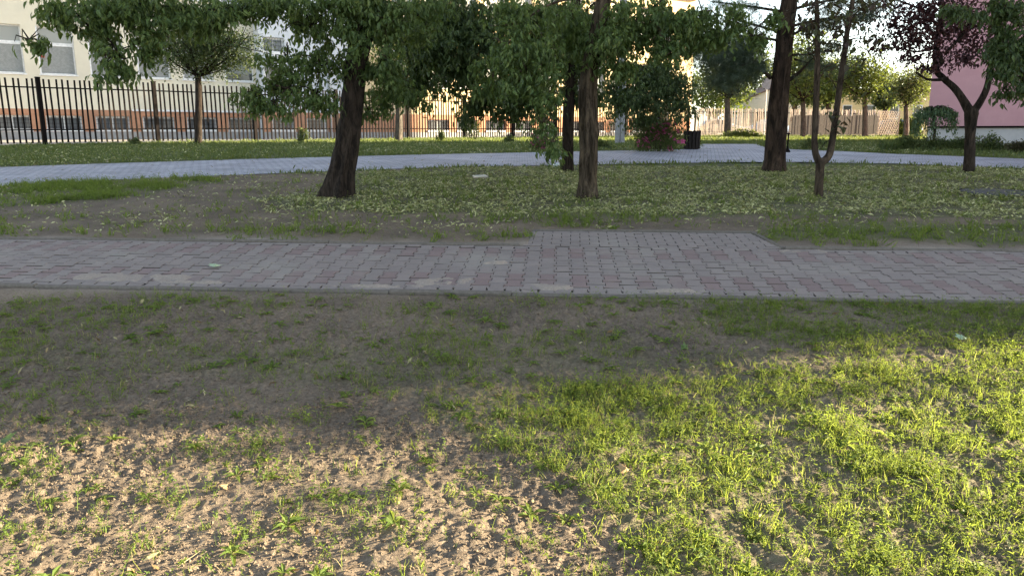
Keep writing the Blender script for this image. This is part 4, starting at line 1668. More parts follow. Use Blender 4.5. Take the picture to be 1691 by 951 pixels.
GT = 'broad trees on the leaf covered ground'
big_tree('ash_maple', 'thick leaning tree with flared base and low leafy branches, left of the others', 'tree', (553, 320), 11.5,
         [(552, 322, 50), (562, 290, 42), (572, 245, 40), (580, 200, 37), (586, 150, 37), (592, 95, 36), (606, 40, 34), (622, -20, 32)],
         [blob(48, 66, 26, 16, 9.6), blob(140, 40, 38, 40, 9.8), blob(190, 95, 42, 30, 9.8), blob(120, 15, 60, 30, 9.7), blob(235, 40, 50, 40, 10), blob(245, 78, 30, 18, 10), blob(300, 14, 75, 36, 10.2), blob(340, 28, 50, 22, 10.2),
          blob(395, 18, 70, 28, 10.6), blob(170, 110, 22, 16, 9.7), blob(210, 0, 120, 30, 10.0), blob(440, -5, 60, 20, 10.8),
          blob(510, 45, 45, 55, 11.2), blob(475, 95, 40, 30, 11), blob(530, 110, 50, 40, 11.2), blob(470, 145, 50, 28, 10.9), blob(420, 160, 40, 20, 10.7), blob(520, 160, 45, 22, 11.1), blob(450, 175, 34, 12, 10.8),
          blob(640, 45, 45, 50, 11.0), blob(640, 100, 34, 32, 10.9), blob(610, 20, 60, 40, 11.1), blob(560, 20, 60, 40, 11.4), blob(622, 165, 32, 22, 11.9), blob(700, 30, 50, 45, 11.6), blob(585, 60, 30, 30, 11.0), blob(650, 140, 40, 24, 11.6), blob(690, 160, 30, 14, 11.8), blob(640, 118, 40, 26, 11.5), blob(610, 185, 16, 10, 11.8)],
         up(600, 11.5, (4.6, 8.6), 3.4, 20, 3), M['bark_dark'], M['leaf_ash'], GT, (.8, .36), 60, seed=11)
big_tree('ash_maple', 'slim straight tree with rough grey brown bark standing in the middle', 'tree', (970, 325), 11.3,
         [(970, 326, 31), (970, 290, 29), (971, 220, 29), (970, 160, 28), (975, 110, 26), (985, 60, 25), (998, 0, 24), (1006, -30, 22)],
         [blob(860, 40, 60, 50, 10.8), blob(900, 90, 40, 40, 10.6), blob(870, 130, 50, 40, 10.7), blob(838, 80, 40, 30, 10.6), blob(815, 130, 40, 35, 10.9), blob(905, 165, 26, 25, 10.5), blob(895, 205, 24, 20, 10.4), blob(912, 235, 22, 22, 10.35),
          blob(1010, 60, 55, 50, 11), blob(1050, 35, 55, 40, 11.2), blob(1020, 110, 40, 25, 11.1), blob(950, 40, 60, 50, 11.4), blob(1090, 60, 40, 34, 11), blob(1130, 40, 45, 32, 11), blob(1160, 20, 50, 32, 11), blob(1110, 85, 30, 18, 11),
          blob(1215, 30, 40, 30, 11), blob(1150, 60, 50, 22, 11.4), blob(1080, 20, 50, 30, 11.3), blob(1240, 60, 26, 16, 11.2), blob(1285, 22, 24, 18, 11), blob(1190, 62, 36, 16, 11)],
         up(980, 11.3, (4.6, 8.2), 3.2, 18, 4), M['bark_grey'], M['leaf_ash'], GT, (.5, .4), 60, seed=21)
big_tree('ash_maple', 'dark upright tree behind the slim middle trunk at the edge of the far path', 'tree', (935, 277), 15.6,
         [(935, 278, 22), (937, 250, 19), (938, 200, 18), (941, 140, 17), (945, 80, 16), (950, 0, 16)],
         [blob(740, 50, 70, 60, 14.6), blob(700, 110, 50, 40, 15), blob(760, 115, 55, 36, 14.8), blob(800, 70, 60, 60, 14.5), blob(830, 150, 50, 30, 15), blob(790, 178, 30, 16, 15), blob(800, 150, 40, 26, 14.8), blob(880, 60, 60, 50, 15.2),
          blob(880, 160, 40, 30, 15.1), blob(950, 90, 60, 50, 15.8), blob(960, 150, 36, 30, 15.8), blob(840, 185, 24, 14, 15), blob(650, 40, 60, 50, 14.8), blob(680, 140, 40, 22, 15), blob(740, 20, 90, 40, 14.8),
          blob(1000, 40, 60, 50, 16), blob(720, 80, 60, 50, 14.7), blob(860, 110, 50, 40, 15), blob(770, 195, 16, 14, 14.9), blob(900, 30, 70, 40, 15)],
         up(930, 15.6, (5.6, 9.6), 3.8, 20, 5), M['bark_dark'], M['leaf_deep'], GT, (.4, .15), 62, seed=31, smin=.7, smax=1.15)

# low dense round tree behind the middle trunk
big_tree('round_tree', 'low dense dark tree with a rounded crown over the rose bush', 'tree', (1088, 242), 24.0,
         [(1088, 242, 11), (1088, 220, 10), (1085, 190, 10), (1082, 160, 9), (1080, 130, 8)],
         [blob(1080, 150, 65, 45, 22), blob(1045, 160, 45, 40, 22), blob(1115, 155, 40, 40, 22), blob(1070, 115, 50, 28, 22), blob(1020, 175, 26, 22, 22), blob(1128, 180, 24, 20, 22), blob(1060, 195, 30, 16, 22), blob(1010, 150, 24, 30, 22), blob(1100, 120, 40, 26, 22.3)],
         [], M['bark_dark'], M['leaf_deep'], None, (.3, .1), 46, seed=41, smin=.65, smax=1.05)


# conifer with soft grey green needles
def conifer():
    y = 15.4
    b = W(1279, 281, y)
    t = thing('pine_tree', 'tall pine with straight dark trunk and drooping soft needle branches', 'tree', (b.x, b.y, float(g(y))))
    P_, R_ = trunk_px([(1278, 283, 33), (1279, 262, 29), (1281, 220, 28), (1286, 160, 29), (1292, 110, 27), (1297, 60, 24), (1303, 0, 22), (1308, -60, 20)], y)
    P_[0][2] = float(g(y)) - .1
    for z, r_ in ((2, .13), (4, .08), (6, .03)):
        P_.append(P_[7] + np.array([.05, 0, z])); R_.append(r_)
    child_np('trunk', tube(P_, R_, 44, .035, .45, 51, (.5, .35)), M['bark_pine'], t, True)
    limbs = [((1275, 128), (1262, 118), (1262, 96), .045, 15.3), ((1272, 84), (1230, 82), (1150, 92), .03, 15.0), ((1276, 100), (1240, 104), (1175, 128), .03, 14.9), ((1306, 132), (1322, 118), (1346, 84), .04, 15.3),
             ((1312, 60), (1345, 40), (1420, 26), .03, 15.0), ((1312, 40), (1370, 30), (1460, 18), .03, 14.8), ((1306, 90), (1350, 88), (1400, 70), .025, 15.2), ((1290, 50), (1240, 40), (1180, 30), .03, 15.2), ((1295, 20), (1230, 10), (1170, 5), .03, 15.4),
             ((1310, 15), (1380, 0), (1470, -5), .03, 15.3), ((1285, 70), (1220, 60), (1140, 70), .03, 15.6), ((1306, 100), (1350, 108), (1392, 116), .022, 15.6)]
    tp = []; lv = []
    for i, (a, m_, e, r_, yy) in enumerate(limbs):
        A_, M_, E_ = [np.array(W(q[0], q[1], yy)) for q in (a, m_, e)]
        A_[1] = y; E_[1] = yy + random.uniform(-.5, .5)
        child_np('branch', tube([A_, M_, E_], [r_, r_ * .7, r_ * .25], 7, .2, .15, i), M['bark_pine'], t, True)
        n = int(26 * np.linalg.norm(E_ - A_) / .3)
        dense_ = i in (1, 2, 10)
        n = int(n * (4.2 if dense_ else 1.1 if i not in (0, 3) else .3))
        for k in range(n):
            u = random.uniform(.25, 1.05)
            c = (A_ * (1 - u) + M_ * u) * (1 - u) + (M_ * (1 - u) + E_ * u) * u
            c = c + np.array([random.gauss(0, .10), random.gauss(0, .22), random.gauss(-.06 if dense_ else 0, .11 if dense_ else .06)])
            lv.append(c)
    for k in range(40):
        a = random.uniform(0, 6.28); z = random.uniform(2.2, 5.6); L = random.uniform(1.2, 2.8) * (1 - (z - 2) / 6)
        s_ = P_[7] + np.array([0, 0, z - .6]); e_ = s_ + np.array([math.cos(a) * L, math.sin(a) * L, .1])
        tp.append(tube([s_, (s_ + e_) / 2 + np.array([0, 0, .12]), e_], [.03, .02, .008], 6, .3))
        for q in range(30):
            u = random.uniform(.2, 1); lv.append(s_ * (1 - u) + e_ * u + RNG.normal(size=3) * .1)
    child_np('twigs', join(tp), M['bark_pine'], t, True, kind='stuff')
    pos = np.array(lv); n = len(pos)
    VF = scatter(T_NEEDLE, pos, rotm(RNG.uniform(0, 6.283, n), RNG.normal(-.3, .5, n), RNG.normal(0, .5, n)), RNG.uniform(.9, 1.5, n))
    child_np('crown', VF, M['needle'], t, kind='stuff')


conifer()


# forked young tree with sparse large leaves
def leaf_points(pos, size, temps, droop=.5):
    n = len(pos)
    rot = rotm(RNG.uniform(0, 6.283, n), -np.abs(RNG.normal(droop, .5, n)), RNG.normal(0, .5, n))
    return scatter(temps, pos, rot, RNG.uniform(size[0], size[1], n))


def forked():
    y = 11.5
    b = W(1352, 318, y)
    t = thing('young_tree', 'thin young tree forking in a V near the ground with sparse dark leaves', 'tree', (b.x, b.y, float(g(y))))
    stem = [(1352, 320, 17), (1353, 300, 14), (1354, 280, 14), (1355, 268, 15)]
    P0, R0 = trunk_px(stem, y); P0[0][2] = float(g(y)) - .1
    child_np('trunk', tube(P0, R0, 14, .05, .3, 61, (.15, .2)), M['bark_brown'], t, True)
    L_ = [(1355, 270, 13), (1347, 255, 11), (1345, 225, 10), (1348, 160, 10), (1350, 90, 8), (1349, 20, 7), (1347, -40, 5), (1345, -130, 3)]
    R_ = [(1355, 270, 14), (1370, 258, 12), (1378, 230, 11), (1386, 185, 10), (1398, 110, 9), (1408, 50, 8), (1420, -10, 7), (1436, -110, 3)]
    pos = []; tw = []
    for st, dy in ((L_, 0), (R_, .25)):
        Ps, Rs = trunk_px(st, y)
        for i, p in enumerate(Ps): p[1] += dy * i / 7
        child_np('stem', tube(Ps, Rs, 12, .06, .2, 63), M['bark_brown'], t, True)
        C, _ = resample(Ps, Rs, .05)
        for k in range(34):
            q = C[random.randint(int(len(C) * .34), len(C) - 1)]
            a = random.uniform(0, 6.28); ln = random.uniform(.25, .75)
            e = q + np.array([math.cos(a) * ln, math.sin(a) * ln * .7, random.uniform(-.05, .35)])
            tw.append(tube([q, (q + e) / 2 + np.array([0, 0, .04]), e], [.008, .006, .003], 5, .15))
            hi = 1.0 if q[2] > W(1350, 110, y).z else .45
            for j in range(int(random.randint(3, 11) * hi)):
                u = random.uniform(.4, 1.1)
                pos.append(q * (1 - u) + e * u + RNG.normal(size=3) * .05)
    for (px, py, n, s_) in [(1375, 190, 12, .08), (1395, 205, 10, .08), (1378, 215, 8, .08), (1330, 45, 26, .18), (1392, 40, 34, .2), (1375, 60, 20, .15), (1440, 40, 14, .2), (1355, 70, 14, .15)]:
        c = np.array(W(px, py, y))
        for j in range(n): pos.append(c + RNG.normal(size=3) * s_ * .6)
    child_np('twigs', join(tw), M['bark_brown'], t, True, kind='stuff')
    child_np('crown', leaf_points(np.array(pos), (.07, .14), T_LEAF), M['leaf_mixed'], t, kind='stuff')


forked()


def plum():
    y = 15.3
    b = W(1601, 281, y)
    t = thing('plum_tree', 'purple leaved plum tree with a stout trunk forking in front of the pink wall', 'tree', (b.x, b.y, float(g(y))))
    P0, R0 = trunk_px([(1601, 283, 19), (1601, 260, 16), (1602, 225, 15), (1603, 200, 17), (1604, 188, 20), (1605, 180, 18)], y); P0[0][2] = float(g(y)) - .1
    child_np('trunk', tube(P0, R0, 18, .04, .3, 71, (.2, .2)), M['bark_dark'], t, True)
    ls = [[(1603, 188, 15), (1593, 165, 12), (1582, 145, 11), (1566, 128, 10), (1556, 110, 10), (1562, 60, 9), (1572, 10, 7), (1575, -60, 4)],
          [(1606, 186, 13), (1616, 168, 11), (1625, 140, 10), (1630, 90, 9), (1638, 40, 7), (1645, -40, 4)],
          [(1566, 130, 7), (1550, 132, 5), (1535, 130, 4), (1520, 118, 3)], [(1556, 105, 7), (1545, 80, 5), (1530, 50, 4), (1500, 30, 3)], [(1562, 60, 6), (1530, 20, 4), (1490, 0, 3)], [(1560, 90, 6), (1585, 60, 4), (1600, 30, 3)],
          [(1545, 80, 4), (1515, 85, 3), (1480, 75, 2)]]
    for i, l in enumerate(ls):
        Ps, Rs = trunk_px(l, y)
        for k, p in enumerate(Ps): p[1] += (-1) ** i * .06 * k
        child_np('branch', tube(Ps, Rs, 10, .06, .25, 73 + i), M['bark_dark'], t, True)
    bl = [blob(1500, 40, 45, 32, 15), blob(1470, 55, 32, 26, 15), blob(1535, 20, 40, 34, 15.2), blob(1525, 80, 36, 22, 15), blob(1560, 60, 34, 40, 15.4), blob(1590, 40, 40, 40, 15.5), blob(1610, 80, 34, 24, 15.4), blob(1500, 95, 34, 12, 15),
          blob(1535, 115, 26, 12, 15.1), blob(1570, 100, 26, 20, 15.2), blob(1630, 40, 32, 40, 15.3), blob(1480, 10, 40, 25, 15), blob(1560, 0, 70, 25, 15.3), blob(1600, 100, 20, 12, 15.2), blob(1450, 75, 22, 16, 15), blob(1640, 90, 18, 16, 15.3), blob(1440, 25, 30, 22, 15), blob(1490, 70, 34, 20, 15.1), blob(1570, 30, 40, 26, 15.2), blob(1520, 50, 40, 26, 15.1)]
    tw = twigs(bl, lambda c: np.array(W(1562, 70, y)), .007, 7)
    child_np('twigs', join(tw), M['bark_dark'], t, True, kind='stuff')
    ps = []
    for c, r in bl + up(1575, 15.3, (4.0, 5.8), 1.6, 9, 8):
        area = math.pi * r[0] * r[2]
        p, _ = clumped(c, r, int(540 * area + 30), max(5, int(26 * area)), .40); ps.append(p)
    child_np('crown', leaf_points(np.concatenate(ps), (.055, .10), T_LEAF), M['leaf_plum'], t, kind='stuff')


plum()

# tree whose trunk is out of frame on the right, its branches reach into the picture
big_tree('ash_maple', 'leafy tree reaching in from the right edge in front of the plum tree', 'tree', (1840, 330), 11.0,
         [(1840, 330, 40), (1838, 250, 34), (1832, 150, 32), (1826, 60, 28), (1820, -10, 26)],
         [blob(1680, 40, 36, 50, 10.8), blob(1665, 110, 28, 34, 10.8), blob(1690, 130, 30, 32, 10.8), blob(1655, 70, 22, 30, 10.8), blob(1660, 148, 14, 10, 10.8), blob(1720, 80, 50, 80, 10.9), blob(1770, 60, 60, 80, 11), blob(1660, 10, 40, 22, 10.8), blob(1590, 12, 40, 16, 10.7)],
         up(1830, 11, (4.2, 7.6), 2.8, 18, 9), M['bark_grey'], M['leaf_deep'], GT, (.5, .3), 66, seed=81)


# ------------------------------------------------------------------ round headed street trees and far trees
def globe(name, label, px, py, y, wpx, crown, mat_leaf, group=None, size=(.05, .09), n=3500, spokes=14, seed=1, mat_bark='bark_pale', lump=.36, nc=60, temps=T_SMALL):
    """clear stem carrying a rounded head; crown = (px, py, rx, ry)"""
    b = W(px, py, y); gzz = float(g(y))
    t = thing(name, label, 'tree', (b.x, y, gzz), 0, group)
    cx, cy, rx, ry = crown
    c = np.array(W(cx, cy, y)); r = np.array([rx, (rx + ry) / 2, ry]) * y / F
    fork = np.array(W(px, cy + ry * .92, y))
    r0 = pxr(wpx, y)
    P_ = [np.array([b.x, y, gzz - .1]), np.array([b.x, y, gzz]) * .5 + fork * .5 + np.array([.02, 0, 0]), fork]
    child_np('trunk', tube(P_, [r0 * 1.15, r0, r0 * .85], 12, .12, .15, seed, (.3, .25)), M[mat_bark], t, True)
    sp_ = []
    for i in range(spokes):
        a = 6.283 * i / spokes + random.uniform(-.2, .2); k = random.uniform(.4, .95)
        e = c + np.array([math.cos(a) * r[0] * k, math.sin(a) * r[1] * k, r[2] * random.uniform(-.35, .8) * (1.2 - k * .7)])
        m_ = fork * .5 + e * .5 + np.array([(e - fork)[0] * .08, 0, -.05 * r[2]])
        rb = r0 * random.uniform(.22, .42)
        sp_.append(tube([fork, m_, e], [rb, rb * .6, rb * .2], 6, .25))
        for q in range(3):
            e2 = e + RNG.normal(size=3) * r * .3; sp_.append(tube([m_ * .5 + e * .5, e2], [rb * .35, rb * .12], 4, .4))
    child_np('branches', join(sp_), M['bark_dark'], t, True, kind='stuff')
    p, _ = clumped(c, r, n, nc, lump)
    m_ = (((p - c) / (r * 1.12)) ** 2).sum(1) < 1
    p = p[m_]
    child_np('crown', leaf_points(p, size, temps, .3), M[mat_leaf], t, kind='stuff')
    return t


GS = 'round headed street trees'
globe('globe_tree', 'clipped tree with an open fan of branches in front of the dark fence', 327, 240, 29.0, 11, (335, 78, 104, 54), 'leaf_globe', GS, (.07, .12), 15000, 22, 1, 'bark_dark', .26, 170)
globe('globe_tree', 'tree with a pale grey stem against the fence, its head lost in the dark leaves', 658, 237, 33.0, 11, (660, 95, 80, 60), 'leaf_globe', GS, (.08, .13), 4200, 14, 2)
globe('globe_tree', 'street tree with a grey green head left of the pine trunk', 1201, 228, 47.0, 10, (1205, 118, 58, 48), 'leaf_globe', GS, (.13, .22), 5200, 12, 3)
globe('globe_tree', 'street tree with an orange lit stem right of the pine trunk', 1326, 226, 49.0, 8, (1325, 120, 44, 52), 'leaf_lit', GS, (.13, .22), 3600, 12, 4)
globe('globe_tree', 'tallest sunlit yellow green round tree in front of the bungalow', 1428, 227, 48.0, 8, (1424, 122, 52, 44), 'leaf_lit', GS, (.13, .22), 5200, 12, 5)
globe('globe_tree', 'dark round tree beside the left edge of the pink wall', 1496, 233, 40.0, 8, (1503, 142, 38, 36), 'leaf_globe', GS, (.10, .17), 4600, 12, 6)
GF = 'trees beyond the street'
for i, (px, y, cx, cy, rx, ry, lab, mt) in enumerate([
        (1180, 95, 1180, 150, 60, 50, 'pale green broad tree beyond the wooden fence, left of the sign', 'leaf_lit'),
        (1262, 110, 1262, 120, 60, 60, 'broad green tree behind the round sign', 'leaf_globe'),
        (1335, 120, 1340, 105, 50, 70, 'tall bright green tree seen through the forked young tree', 'leaf_lit'),
        (1400, 135, 1398, 130, 50, 40, 'green tree far behind the bungalow roof', 'leaf_globe'),
        (1470, 125, 1472, 150, 44, 34, 'yellow green tree far behind the dark car', 'leaf_lit'),
        (1530, 130, 1530, 150, 40, 44, 'green tree far behind beside the pink corner', 'leaf_globe'),
        (1312, 78, 1315, 150, 30, 26, 'loose green tree right behind the pickets beside the pine', 'leaf_globe'), (1368, 77, 1366, 140, 34, 34, 'green tree just left of the bungalow front', 'leaf_lit'), (1462, 78, 1462, 152, 24, 24, 'small green tree between bungalow and lattice gate', 'leaf_globe'),
        (1110, 130, 1110, 140, 60, 60, 'green tree far behind the school end wall', 'leaf_globe')]):
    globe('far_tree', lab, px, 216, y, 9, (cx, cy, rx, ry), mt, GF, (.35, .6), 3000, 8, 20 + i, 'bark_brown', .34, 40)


# off-frame tree, added to break up the light at the edge of the shade
def add_dapple_tree(x, y, label, seed):
    t = thing('dapple_tree', label, 'tree', (x, y, float(g(y))), 0, 'unseen trees added to dapple the light')
    z0 = float(g(y))
    child_np('trunk', tube([np.array([x, y, z0 - .1]), np.array([x + .1, y, z0 + 2]), np.array([x, y, z0 + 5.5])], [.2, .16, .05], 12, .2, .2, seed), M['bark_grey'], t, True)
    bl = []
    rs = np.random.default_rng(seed)
    for i in range(14):
        a = rs.uniform(0, 6.28); d = rs.uniform(.2, 1.05)
        bl.append(((x + math.cos(a) * d, y + math.sin(a) * d, z0 + rs.uniform(2.2, 6.0)), (.75, .75, .6)))
    V1, F1 = leaves_compound(bl, 2.4, 1.1, 1.7)
    child_np('crown', (V1, F1), M['leaf_ash'], t, kind='stuff')


add_dapple_tree(15.0, 7.95, 'small unseen tree added right of the view to dapple the light', 91)
add_dapple_tree(21.5, 9.55, 'second small unseen tree added further right to dapple the light', 92)


# ------------------------------------------------------------------ shrubs
def shrub(name, label, cat, px, py, y, rx, ry, mat, size, n, flowers=0, group=None, ryd=None, stems=14, temps=None, fl_size=.06, up_=.5):
    b = W(px, py, y); gzz = float(g(y))
    t = thing(name, label, cat, (b.x, y, gzz), 0, group)
    r = np.array([rx, ryd or min(rx, ry * 1.4), ry]) * y / F
    c = np.array([b.x, y, gzz + r[2] * .45])
    st = []
    for i in range(stems):
        a = random.uniform(0, 6.28); k = random.uniform(.3, .95)
        e = c + np.array([math.cos(a) * r[0] * k, math.sin(a) * r[1] * k, r[2] * random.uniform(.0, .5)])
        s0 = np.array([b.x + (e[0] - b.x) * .35, y + (e[1] - y) * .35, gzz - .02])
        st.append(tube([s0, s0 * .4 + e * .6 + np.array([0, 0, .08]), e], [.012, .009, .004], 5, .2))
    child_np('stems', join(st), M['bark_brown'], t, True, kind='stuff')
    p, cc = clumped(c, r * np.array([1, 1, .62]), n, max(12, int(n / 60)), .34)
    p[:, 2] = np.maximum(p[:, 2], gzz + .01)
    child_np('foliage', leaf_points(p, size, temps or T_LEAF, up_), M[mat], t, kind='stuff')
    if flowers:
        q = cc[RNG.integers(0, len(cc), flowers)] + np.clip(RNG.normal(size=(flowers, 3)), -1.2, 1.2) * r * .10
        q[:, 1] -= r[1] * .25
        rose = merge_t([xf(leaf_t(1, .9, .3, .2), (0, 0, 0), i * 1.256, .5, 0) for i in range(5)])
        nq = len(q)
        child_np('blossom', scatter([rose], q, rotm(RNG.uniform(0, 6.28, nq), RNG.uniform(.2, 1.4, nq), RNG.normal(0, .3, nq)), RNG.uniform(fl_size * .7, fl_size * 1.3, nq)), M['petal'], t, kind='stuff')
    return t


shrub('rose_bush', 'wide rose bush with pink flowers left of the litter bin', 'shrub', 1083, 246, 22.2, 44, 54, 'leaf_bush', (.05, .09), 4600, 62, None, .45, fl_size=.085)
shrub('rose_bush', 'small shrub with bright pink blossom left of the dark trunk', 'shrub', 888, 246, 22.8, 16, 34, 'leaf_bush', (.05, .08), 900, 60, None, .25, 8)
GB_ = 'low spreading shrubs by the pink building'
for px, py, y, rx, ry, lab, mt in [(1545, 253, 22.6, 40, 28, 'low arching shrub left of the plum trunk by the pink wall', 'leaf_bush'), (1500, 252, 22.8, 32, 24, 'low loose shrub behind the dark upright clump', 'leaf_bush'),
                                   (1630, 254, 22.0, 32, 29, 'arching shrub right of the plum trunk by the pale plinth', 'leaf_bush'), (1682, 258, 21.4, 28, 24, 'brownish low shrub at the right edge of the picture', 'leaf_rust'),
                                   (1585, 254, 22.6, 32, 25, 'low shrub behind the plum trunk by the plinth', 'leaf_bush'), (1725, 258, 21.2, 30, 18, 'brownish shrub just beyond the right picture edge', 'leaf_rust')]:
    shrub('low_shrub', lab, 'shrub', px, py, y, rx, ry, mt, (.05, .09), 1500, 0, GB_, .5)
T_SPIKE = [leaf_t(1, .09, .2, .1, .5), leaf_t(1, .07, .2, .25, .5)]


def spiky(px, py, y, h, n, label, name='iris_clump', mat='leaf_deep'):
    b = W(px, py, y)
    t = thing(name, label, 'plant', (b.x, y, float(g(y))))
    pos = np.stack([b.x + RNG.normal(0, .12, n), y + RNG.normal(0, .1, n), np.full(n, float(g(y)) - .01)], -1)
    child_np('foliage', scatter(T_SPIKE, pos, rotm(RNG.uniform(0, 6.28, n), RNG.uniform(.9, 1.5, n), RNG.normal(0, .2, n)), RNG.uniform(h * .6, h * 1.05, n)), M[mat], t, kind='stuff')


spiky(1467, 249, 22.0, .45, 70, 'dark upright leafy clump in front of the low shrubs')
GY_ = 'saplings along the metal fence'
for px, py, y, rx, ry, lab in [(782, 236, 36, 14, 34, 'green sapling bush against the fence right of the grey stem'), (838, 240, 30, 10, 16, 'small green seedling right of the sapling bush by the fence'), (222, 240, 27.5, 9, 14, 'small weed plant by the fence left of the clipped tree'),
                               (498, 238, 30, 14, 24, 'weedy sapling in front of the fence left of the leaning trunk'), (992, 246, 24, 18, 14, 'low green plants between slim trunk and concrete pole'), (728, 238, 32, 8, 24, 'thin sapling at the fence between two dark posts')]:
    shrub('sapling', lab, 'plant', px, py, y, rx, ry, 'leaf_bush', (.05, .10), 420, 0, GY_, .25, 6)
shrub('hedge_plant', 'bright sunlit green bush behind the dark car', 'shrub', 1500, 214, 66, 26, 30, 'leaf_lit', (.15, .3), 1600, 0, None, .8)
shrub('hedge_plant', 'sunlit green weeds under the fence left of the pine', 'shrub', 1225, 228, 44, 34, 16, 'leaf_lit', (.07, .13), 1600, 0, None, .5)
shrub('seedling_bush', 'thin weedy plants behind the forked young tree', 'plant', 1345, 247, 23.5, 28, 22, 'leaf_bush', (.05, .09), 420, 0, None, .3, 9)


# weeping standard tree
def weeping():
    y = 24.2; px = 1540
    b = W(px, 240, y); gzz = float(g(y))
    t = thing('weeping_tree', 'small weeping tree with trailing curtains of green at the pink corner', 'tree', (b.x, y, gzz))
    top = np.array(W(px, 186, y))
    child_np('trunk', tube([np.array([b.x, y, gzz - .1]), np.array([b.x + .02, y, (gzz + top[2]) / 2]), top], [.045, .04, .05], 10, .1, .3, 95), M['bark_dark'], t, True)
    R_ = 31 / F * y
    tw = []; pos = []
    for i in range(170):
        a = random.uniform(0, 6.283); d = R_ * math.sqrt(random.uniform(.05, 1))
        zt_ = top[2] + .23 * (1 - (d / R_) ** 2)
        e = np.array([b.x + math.cos(a) * d, y + math.sin(a) * d, zt_])
        left = math.cos(a) < -.2
        L = random.uniform(.14, .34) + (.95 * random.random() if left else .55 * random.random() * (math.cos(a) > .3)) * (d / R_) ** 2
        L = min(L, zt_ - gzz - .05)
        if i % 3 == 0: tw.append(tube([top, (top + e) / 2 + np.array([0, 0, .08]), e, e - np.array([0, 0, L * .6])], [.012, .009, .006, .003], 5, .15))
        for k in range(int(L * 42)):
            u = random.random()
            pos.append(e + np.array([math.cos(a) * .06 * u, math.sin(a) * .06 * u, -L * u]) + RNG.normal(size=3) * .022)
    pos = np.array(pos); n = len(pos)
    child_np('branches', join(tw), M['bark_dark'], t, True, kind='stuff')
    child_np('foliage', scatter(T_LEAF, pos, rotm(RNG.uniform(0, 6.28, n), RNG.normal(-1.2, .35, n), RNG.normal(0, .3, n)), RNG.uniform(.05, .09, n)), M['leaf_weep'], t, kind='stuff')


weeping()

# ------------------------------------------------------------------ street furniture
bp = P(1142, 247); BW = 12.5 / F * bp.y; BHt = 30 / F * bp.y
bn = thing('litter_bin', 'dark round litter bin clad in upright wooden slats beside the path', 'litter bin', bp)
mb = MB(); mb.lathe([(BW * .86, .01), (BW * .90, BHt * .5), (BW * .94, BHt * .97), (BW * .84, BHt * .97), (BW * .80, .05)], 20)
mb.build('liner', M['metal_black'], bn, True)
for i in range(14):
    a = 6.283 * i / 14
    mb = MB()
    wv = BW * .18
    V = []
    for z, rr in ((.02, BW * .93), (BHt, BW * 1.02)):
        for (dx, dr) in ((-wv, 0), (wv, 0), (wv, .022), (-wv, .022)):
            V.append((dx, -(rr + dr), z))
    mb.add(V, [(3, 2, 1, 0), (4, 5, 6, 7), (0, 1, 5, 4), (1, 2, 6, 5), (2, 3, 7, 6), (3, 0, 4, 7)])
    mb.build('slat', M['wood_slat'], bn, rot=(0, 0, a))
for z in (BHt * .2, BHt * .8):
    mb = MB(); mb.lathe([(BW * .9, z - .012), (BW * .955, z - .012), (BW * .955, z + .012), (BW * .9, z + .012)], 20); mb.build('hoop', M['metal_black'], bn, True)

bp = P(1300, 252); hb = 31 / F * bp.y
bo = thing('bollard', 'thin black post with a flared foot beside the pine trunk', 'bollard', bp)
mb = MB(); mb.lathe([(.085, 0), (.085, .03), (.06, .07), (.035, .1), (.028, .16)], 14); mb.build('foot', M['metal_black'], bo, True)
mb = MB(); mb.lathe([(.022, .16), (.022, hb * .6), (.032, hb * .62), (.032, hb * .66), (.02, hb * .68), (.02, hb * .9)], 12); mb.build('shaft', M['metal_black'], bo, True)
mb = MB(); mb.lathe([(.02, hb * .9), (.045, hb * .92), (.05, hb * .96), (.03, hb), (.005, hb * 1.02)], 12); mb.bar((0, 0, hb * .94), (-.09, 0, hb * .96), .03); mb.build('cap', M['metal_black'], bo, True)

cp = P(1023, 238.5); cw = 15 / F * cp.y
po = thing('concrete_pole', 'blue grey concrete utility pole standing by the fence right of the slim trunk', 'pole', cp)
mb = MB()
mb.add([(x * s_, yy * s_, z) for z, s_ in ((-.2, 1), (5.6, .7)) for x, yy in ((-cw / 2, -.11), (-.02, -.11), (-.02, .11), (-cw / 2, .11))], [(0, 1, 5, 4), (1, 2, 6, 5), (2, 3, 7, 6), (3, 0, 4, 7), (4, 5, 6, 7)])
mb.add([(x * s_, yy * s_, z) for z, s_ in ((-.2, 1), (5.6, .7)) for x, yy in ((.02, -.11), (cw / 2, -.11), (cw / 2, .11), (.02, .11))], [(0, 1, 5, 4), (1, 2, 6, 5), (2, 3, 7, 6), (3, 0, 4, 7), (4, 5, 6, 7)])
mb.build('post', M['concrete'], po)
mb = MB(); mb.box(-.0195, .0195, -.07, .07, -.2, 5.4); mb.build('web', M['concrete'], po)
mb = MB(); mb.box(-cw / 2 - .012, cw / 2 + .012, -.125, .125, .42, .445); mb.build('band', M['steel'], po)
zl = zat(160, cp.y) - cp.z
mb = MB(); mb.bar((0, -.12, zl - .4), (.05, -.3, zl), .05); mb.cyl((.05, -.3, zl - .1), (.13, -.4, zl + .14), .07, .045); mb.build('lamp_bracket', M['steel'], po)

sy = 58.0
sx = PX(1261, sy); sz = float(g(sy))
sg = thing('road_sign', 'round road sign seen from behind on a thin grey pole left of the pine', 'sign', (sx, sy, sz))
zc = zat(139, sy) - sz
mb = MB(); mb.cyl((0, 0, -.1), (0, 0, zc + .5), .04, n=10); mb.build('pole', M['steel'], sg)
mb = MB(); mb.cyl((0, -.06, zc), (0, -.045, zc), .42, n=28); mb.build('disc', M['concrete'], sg)
mb = MB(); mb.box(-.06, .06, -.044, -.03, zc - .3, zc + .3); mb.build('bracket', M['steel'], sg)


